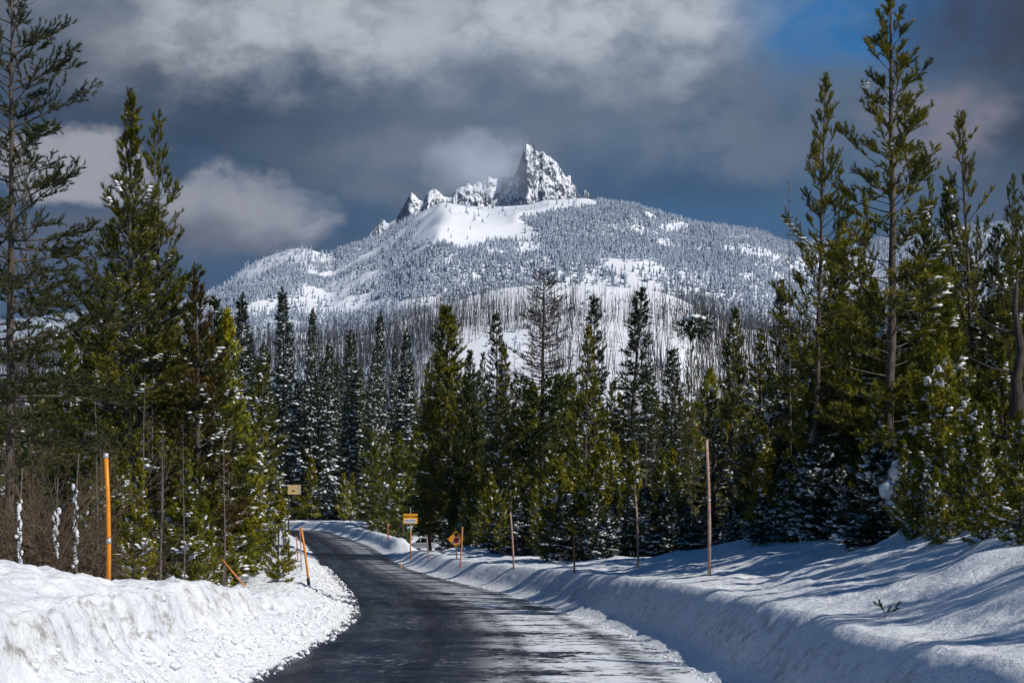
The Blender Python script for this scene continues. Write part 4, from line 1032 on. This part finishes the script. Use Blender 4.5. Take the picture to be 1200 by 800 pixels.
stake(292, foot(292, 694, 27.5), 0, 655, 260, .024, 'woodorange', 'thin orange stick leaning far left out of the left bank')
stake(831, foot(831, 674, 28.5), 0, 515, 828, .050, 'wood', 'tallest pinkish wooden snow stake on the right bank', [(.55, .56)])
stake(748, foot(748, 665, 36), 0, 570, 744, .042, 'wood', 'second tallest wooden snow stake, leaning slightly, right bank')
stake(673, foot(673, 671, 42), 0, 626, 672, .035, 'woodred', 'short red-brown stake left of the second tallest wooden stake')
stake(602, foot(602, 667, 49), 0, 600, 598, .045, 'wood', 'grey wooden stake halfway between the diamond sign and the red-brown stake')
stake(539, foot(539, 665, 54), 0, 617, 542, .040, 'woodorange', 'orange-brown stake standing in front of the diamond sign')
stake(502, foot(502, 657, 64), 0, 628, 500, .040, 'wood', 'pale stake in front of the parked car')
stake(455, foot(455, 633, 108), 0, 612, 454, .06, 'woodred', 'distant reddish stake on the far right bank')
stake(470, foot(470, 668, 62), 0, 658, 470, .03, 'signy', 'stub of a small yellow marker on the bank near the rectangular sign')
stake(518, foot(518, 640, 100), 0, 630, 518, .04, 'wood', 'small far stake behind the pullout')

def text_mesh(s, size, m, name):
    cu = bpy.data.curves.new(name, 'FONT'); cu.body = s; cu.size = size; cu.align_x = 'CENTER'; cu.align_y = 'CENTER'; cu.extrude = .002; cu.offset = size*.025
    o = bpy.data.objects.new(name, cu); C.objects.link(o); bpy.context.view_layer.update()
    me = bpy.data.meshes.new_from_object(o.evaluated_get(bpy.context.evaluated_depsgraph_get())); bpy.data.objects.remove(o)
    me.materials.clear(); me.materials.append(M[m]); return me
def plate(g, pts, th=.012, y=0):
    pts = np.asarray(pts, float); n = len(pts)
    A = np.stack([pts[:, 0], np.full(n, y-th/2), pts[:, 1]], 1); B = A+[0, th, 0]
    V = np.concatenate([A, B]); F_ = [[0, i, i+1] for i in range(1, n-1)]+[[n, n+i+1, n+i] for i in range(1, n-1)]
    for i in range(n): j = (i+1) % n; F_ += [[i, n+i, n+j], [i, n+j, j]]
    g.add(V, F_)
def rrect(w, h, r=.04, k=4):
    P = []
    for cx, cy, a0 in ((w-r, h-r, 0), (-w+r, h-r, 90), (-w+r, -h+r, 180), (w-r, -h+r, 270)):
        for i in range(k+1): a = math.radians(a0+90*i/k); P.append((cx+r*math.cos(a), cy+r*math.sin(a)))
    return P[::-1]
# rectangular snow zone sign
d = foot(481, 655, 66); x = px(481, d); zb = gz(x, d); mpp = d*S/F
e = empty('road_sign', (x*S, d*S, zb*S), 0.0); prop(e, 'orange rectangular SNOW ZONE sign with white lower panel on a tall post', 'sign')
g = G(); zt = (2.2+(610-594)/F*d-zb)*S; tube(g, [[0, .03, -.2], [0, .03, zt]], [.035, .033], 8); obj('post', g.mesh('sign_post', M['steel'], True), e)
g = G(); tube(g, [[0, .03, 0], [0.02, .03, zt*.55]], [.05, .045], 6); obj('stake', g.mesh('sign_stake', M['woodorange'], True), e)
zc = (2.2+(610-607.5)/F*d-zb)*S; w_, h_ = 8.6*mpp, 5.8*mpp
g = G(); plate(g, rrect(w_, h_, .03)); p1 = obj('panel', g.mesh('sign_panel', M['signo']), e, (0, -.03, zc))
g = G(); plate(g, rrect(w_*.80, h_*.40, .015), .006); obj('white_plate', g.mesh('white_plate', M['signw']), p1, (0, -.012, -h_*.45))
t1 = obj('lettering', text_mesh('SNOW ZONE', h_*.52, 'signk', 'lettering'), p1, (0, -.010, h_*.42)); t1.rotation_euler = (math.pi/2, 0, 0)
for k, s_ in enumerate(('CARRY CHAINS OR', 'TRACTION TIRES')):
    t1 = obj('small_lettering', text_mesh(s_, h_*.26, 'signk', 'small_lettering'), p1, (0, -.019, -h_*(.30+.32*k))); t1.rotation_euler = (math.pi/2, 0, 0)
# diamond stop-ahead sign
d = foot(536, 655, 58); x = px(534.5, d); zb = gz(x, d); mpp = d*S/F
e = empty('road_sign', (x*S, d*S, zb*S)); prop(e, 'yellow diamond stop-ahead sign with black arrow and red octagon', 'sign')
zc = (2.2+(610-631.5)/F*d-zb)*S; r_ = 10.2*mpp
g = G(); tube(g, [[0.03, .03, -.3], [0.01, .03, zc+r_*.6]], [.035, .033], 8); obj('post', g.mesh('diamond_post', M['steel'], True), e)
g = G(); plate(g, [(0, r_), (r_, 0), (0, -r_), (-r_, 0)]); p1 = obj('panel', g.mesh('diamond_panel', M['signy']), e, (0, -.03, zc))
oc = [(math.cos(math.radians(22.5+45*i)), math.sin(math.radians(22.5+45*i))) for i in range(8)][::-1]
g = G(); plate(g, [(a*.41*r_, b*.41*r_) for a, b in oc], .004); obj('octagon_border', g.mesh('octagon_border', M['signw']), p1, (.02*r_, -.009, -.14*r_))
g = G(); plate(g, [(a*.36*r_, b*.36*r_) for a, b in oc], .004); obj('octagon', g.mesh('octagon', M['signr']), p1, (.02*r_, -.013, -.14*r_))
ar = [(0, .80), (.34, .48), (.12, .50), (.12, .34), (-.12, .34), (-.12, .50), (-.34, .48)]
g = G(); plate(g, [(a*r_, b*r_) for a, b in ([ar[0], ar[1], ar[6]])], .004, -.009); plate(g, [(a*r_, b*r_) for a, b in ([(.12, .50), (.12, .32), (-.12, .32), (-.12, .50)])], .004, -.009)
obj('arrow', g.mesh('arrow', M['signk']), p1)
g = G()
for s_ in (1, -1):
    q = [(0, r_*.96), (r_*.96, 0), (0, -r_*.96), (-r_*.96, 0)]
bd = [(0, .94), (.94, 0), (0, -.94), (-.94, 0)]
for i in range(4):
    a = np.array(bd[i])*r_; b = np.array(bd[(i+1) % 4])*r_; plate(g, [a, b, b*.965, a*.965], .003)
obj('border_line', g.mesh('border_line', M['signk']), p1, (0, -.0085, 0))
# tan board on the left
d = 50; x = px(345, d); zb = gz(x, d); mpp = d*S/F
e = empty('road_sign', (x*S, d*S, zb*S)); prop(e, 'plain tan rectangular board on a post in front of the left trees', 'sign')
zc = (2.2+(610-573.5)/F*d-zb)*S
g = G(); tube(g, [[-.26, .04, -.3], [-.26, .04, zc+.1]], [.035, .035], 8); obj('post', g.mesh('board_post', M['deadbark'], True), e)
g = G(); plate(g, rrect(7.6*mpp, 5.6*mpp, .02)); p1 = obj('panel', g.mesh('board_panel', M['tan']), e, (0, -.03, zc))
g = G(); plate(g, rrect(.7*mpp, 5.4*mpp, .004), .006); obj('edge_strip', g.mesh('edge_strip', M['refl']), p1, (6.2*mpp, -.010, 0))
g = G(); plate(g, rrect(1.4*mpp, .7*mpp, .004), .006); obj('faded_mark', g.mesh('faded_mark', M['signk']), p1, (-1*mpp, -.010, -1.5*mpp))

# parked car: hatchback estate built from lofted sections
def car():
    d = 132; x = px(497, d); zb = gz(x, d)
    e = empty('parked_car', (x*S, d*S, zb*S), math.radians(152)); e.scale = (.92, .92, .92)
    prop(e, 'silver white hatchback car parked in the pullout behind the right bank', 'car')
    M['carpaint'] = simple('silver_paint', (0.50, 0.52, 0.55, 1), 0.28, 0.25); M['glass'] = simple('car_glass', (0.012, 0.022, 0.028, 1), 0.08)
    M['tyre'] = simple('tyre_rubber', (0.012, 0.012, 0.013, 1), 0.85); M['rim'] = simple('wheel_rim', (0.35, 0.36, 0.38, 1), 0.35, 0.8)
    M['tail'] = simple('tail_lamp', (0.45, 0.01, 0.01, 1), 0.2); M['head'] = simple('head_lamp', (0.7, 0.72, 0.75, 1), 0.1)
    # x forward; profile sections (x, half width, z low, z belt/top)
    def loft(secs, m, name, par, smooth=True):
        g = G(); k = len(secs[0]); V = np.array(secs).reshape(-1, 3); n = len(secs)
        i = np.arange(n-1)[:, None]*k; j = np.arange(k)[None]; j2 = (j+1) % k
        g.add(V, np.stack([i+j, i+k+j, i+k+j2, i+j2], -1).reshape(-1, 4))
        g.F.append(np.array([[0, q, q+1] for q in range(1, k-1)])); g.F.append(np.array([[(n-1)*k, (n-1)*k+q+1, (n-1)*k+q] for q in range(1, k-1)]))
        return obj(name, g.mesh(name, M[m], smooth), par)
    def sec(xx, hw, z0, z1, r=.12):
        return [(xx, -hw+r*.4, z0), (xx, -hw, z0+r), (xx, -hw, z1-r*1.6), (xx, -hw+r*.7, z1-r*.3), (xx, -hw+r*2, z1), (xx, hw-r*2, z1), (xx, hw-r*.7, z1-r*.3), (xx, hw, z1-r*1.6), (xx, hw, z0+r), (xx, hw-r*.4, z0)]
    body = loft([sec(-2.15, .62, .45, .85), sec(-2.10, .78, .32, .98), sec(-1.7, .88, .26, 1.02), sec(-.6, .90, .24, 1.0), sec(.5, .90, .24, .98), sec(1.1, .88, .25, .94), sec(1.7, .84, .28, .85), sec(2.05, .72, .34, .74), sec(2.15, .55, .42, .64)], 'carpaint', 'body', e)
    def cab(xx0, xx1, hw0, hw1, z0, z1):
        return None
    loft([[(-2.0, -.70, 1.0), (-1.75, -.60, 1.36), (-1.75, .60, 1.36), (-2.0, .70, 1.0)], [(-1.2, -.78, .98), (-1.2, -.62, 1.45), (-1.2, .62, 1.45), (-1.2, .78, .98)],
          [(0, -.79, .96), (0, -.63, 1.47), (0, .63, 1.47), (0, .79, .96)], [(1.05, -.76, .93), (.35, -.60, 1.42), (.35, .60, 1.42), (1.05, .76, .93)]], 'glass', 'windows', e, False)
    g = G(); 
    V = np.array([[(-1.85, -.60), (-1.85, .60)], [(-1.2, -.63), (-1.2, .63)], [(0, -.64), (0, .64)], [(.42, -.61), (.42, .61)]]); zt = [1.365, 1.46, 1.48, 1.425]
    P8 = []
    for (a, b), z in zip(V, zt): P8 += [(a[0], a[1], z), (b[0], b[1], z), (b[0], b[1], z+.05), (a[0], a[1], z+.05)]
    i = np.arange(3)[:, None]*4; j = np.arange(4)[None]; g.add(P8, np.stack([i+j, i+j*0+4+j, i+4+(j+1) % 4, i+(j+1) % 4], -1).reshape(-1, 4)); g.F.append(np.array([[0, 1, 2], [0, 2, 3], [12, 14, 13], [12, 15, 14]]))
    obj('roof', g.mesh('car_roof', M['carpaint'], False), e)
    for s_ in (1, -1):
        for (a, b) in (((-1.95, .70, 1.0), (-1.80, .61, 1.38)), ((-.95, .785, .98), (-.9, .63, 1.46)), ((.1, .79, .96), (.12, .63, 1.47)), ((1.05, .765, .93), (.40, .61, 1.42))):
            g = G(); a = np.array(a)*[1, s_, 1]; b = np.array(b)*[1, s_, 1]; tube(g, [a, (a+b)/2, b], [.035]*3, 5); obj('pillar', g.mesh('pillar', M['carpaint'], True), e)
        for xx in (-1.35, 1.30):
            g = G(); tube(g, [(xx, s_*.72, .32), (xx, s_*.91, .32)], [.32, .32], 20); w = obj('wheel', g.mesh('tyre', M['tyre'], False), e)
            g = G(); tube(g, [(xx, s_*.905, .32), (xx, s_*.922, .32)], [.20, .18], 12); obj('rim', g.mesh('rim', M['rim'], False), w)
        g = G(); blobs(g, [[-2.06, s_*.70, .86]], [[.09, .10, .13]], np.zeros(1), ICO1, 0); obj('tail_light', g.mesh('tail_light', M['tail'], True), e)
        g = G(); blobs(g, [[1.98, s_*.62, .66]], [[.16, .14, .08]], np.zeros(1), ICO1, 0); obj('headlight', g.mesh('headlight', M['head'], True), e)
        g = G(); blobs(g, [[.75, s_*.95, 1.02]], [[.06, .10, .07]], np.zeros(1), ICO1, 0); obj('mirror', g.mesh('mirror', M['carpaint'], True), e)
car()
tree_px('mid_laden', 500, 141, 607, 'small round snow-covered tree hanging over the parked car', wide=.9, var=0)
tree_px('mid_laden', 521, 120, 612, 'snow-covered fir right of the parked car', wide=.9, var=1)

# ------------------------------------------------------------------ cloud wisp on the summit's left shoulder
def cloud(name, cx, cv, yy, rx, rv, ry, dens, seed, label):
    m = bpy.data.materials.new(name); m.use_nodes = True; t_ = m.node_tree; t_.nodes.clear(); N = NT(t_)
    out = N.node('ShaderNodeOutputMaterial'); pv = N.node('ShaderNodeVolumePrincipled')
    tc = N.node('ShaderNodeTexCoord'); O = tc.outputs['Object']
    ln = N.node('ShaderNodeVectorMath', operation='LENGTH'); N.l.new(O, ln.inputs[0])
    nn = N.noise(N.vscale(O, (2.2, 1.5, 2.0)), 1.0, 4, 0.6)
    f = N.remap(N.m('ADD', ln.outputs['Value'], N.m('MULTIPLY', N.m('SUBTRACT', nn, .5), 1.3)), 1.0, 0.05, 0.0, 1.0)
    N.l.new(N.m('MULTIPLY', f, dens), pv.inputs['Density']); pv.inputs['Color'].default_value = (.88, .93, 1.0, 1); pv.inputs['Anisotropy'].default_value = 0.0
    N.l.new(pv.outputs[0], out.inputs['Volume'])
    V, F_ = ICO2; me = mesh_np(name, V, F_, [m]); mpp = yy/F
    o = obj(name, me, None, ((cx-600)*mpp, yy, 3+(610-cv)*mpp)); o.scale = (rx*mpp, ry, rv*mpp)
    prop(o, label, 'cloud', None, 'stuff')
cloud('summit_cloud', 560, 192, 3560, 84, 50, 120, .0065, 1, 'grey cloud wisp wrapping the left shoulder of the summit')
# air between here and the mountain
m = bpy.data.materials.new('air'); m.use_nodes = True; m.node_tree.nodes.clear()
o_ = m.node_tree.nodes.new('ShaderNodeOutputMaterial'); pv = m.node_tree.nodes.new('ShaderNodeVolumePrincipled')
pv.inputs['Color'].default_value = (.55, .72, 1.0, 1); pv.inputs['Density'].default_value = 1.8e-5; pv.inputs['Anisotropy'].default_value = 0.0
m.node_tree.links.new(pv.outputs[0], o_.inputs['Volume'])
g = G(); box(g, (0, 2950, 530), (5600, 3200, 590))
prop(obj('haze', g.mesh('haze', m)), 'thin blue mountain air', 'haze', None, 'stuff')

# labels of the trees that fill the forest: beside which landmark, and how tall there
LM = [(-9999, 'outside the left edge'), (0, 'at the far left edge'), (30, 'above the bare brush'), (75, 'left of the orange marker pole'), (110, 'behind the orange marker pole'), (140, 'under the tall left pair'),
      (200, 'around the rusty-tipped pine'), (245, 'above the leaning orange stick'), (300, 'beside the tan board'), (345, 'over the road bend'), (400, 'over the far bank tip'), (440, 'left of the rectangular sign'),
      (470, 'above the rectangular sign'), (505, 'left of the diamond sign'), (530, 'above the diamond sign'), (560, 'left of the grey stake'), (600, 'under the dead-topped pine'), (640, 'above the red-brown stake'),
      (684, 'left of the second tallest stake'), (720, 'behind the second tallest stake'), (765, 'left of the tallest stake'), (812, 'behind the tallest stake'), (850, 'right of the tallest stake'), (900, 'under the sparse left pine'),
      (960, 'left of the tallest pine'), (1010, 'below the tallest pine'), (1060, 'right of the snow mound'), (1110, 'below the scraggly pine'), (1160, 'at the right edge')]
ORD = ['tallest', 'second tallest', 'third tallest', 'fourth tallest', 'fifth tallest', 'sixth tallest', 'seventh tallest', 'eighth tallest', 'ninth tallest', 'tenth tallest', 'eleventh tallest', 'twelfth tallest']
SHORT = {}
cell = {}
for o in list(C.objects):
    if '_u' in o.keys():
        u_, v_ = o['_u'], o['_v']; del o['_u']; del o['_v']
        if o.get('group') and 'outside' not in o['group'] and u_ < 1450:
            lm = [t for a_, t in LM if a_ <= u_][-1]; cell.setdefault((o['label'], lm), []).append((v_, o.name))
for (lb, lm), L_ in cell.items():
    L_.sort()
    for i, (v_, nm) in enumerate(L_):
        t_ = lb.replace('in the roadside forest behind the right snow bank', 'in the right woods').replace('behind the far right snow bank', 'behind the far bank').replace('in the forest farther up the left side of the road', 'far up the left side') \
            .replace('packed into the thicket behind the left snow bank', 'in the left thicket').replace('along the front edge of the left thicket', 'edging the left thicket').replace('in the front row behind the right bank', 'in the right front row') \
            .replace('at the foot of the right forest', 'under the right forest').replace('at the front edge of the right forest', 'edging the right forest').replace('packed in the dark wood beyond the bend', 'beyond the bend').replace('mixed into the dark wood beyond the bend', 'beyond the bend') \
            .replace('behind the snow bank at the bend', 'at the bend').replace('in the tall forest on the right', 'in the right forest')
        suf = '' if len(L_) == 1 else (', '+ORD[min(i, 11)])
        bpy.data.objects[nm]['label'] = t_+', '+lm+suf
for o in C.objects:
    if 'label' in o.keys() and len(o['label'].replace(',', '').split()) > 16: print('LONG', o['label'])
print('trees', cnt[0])
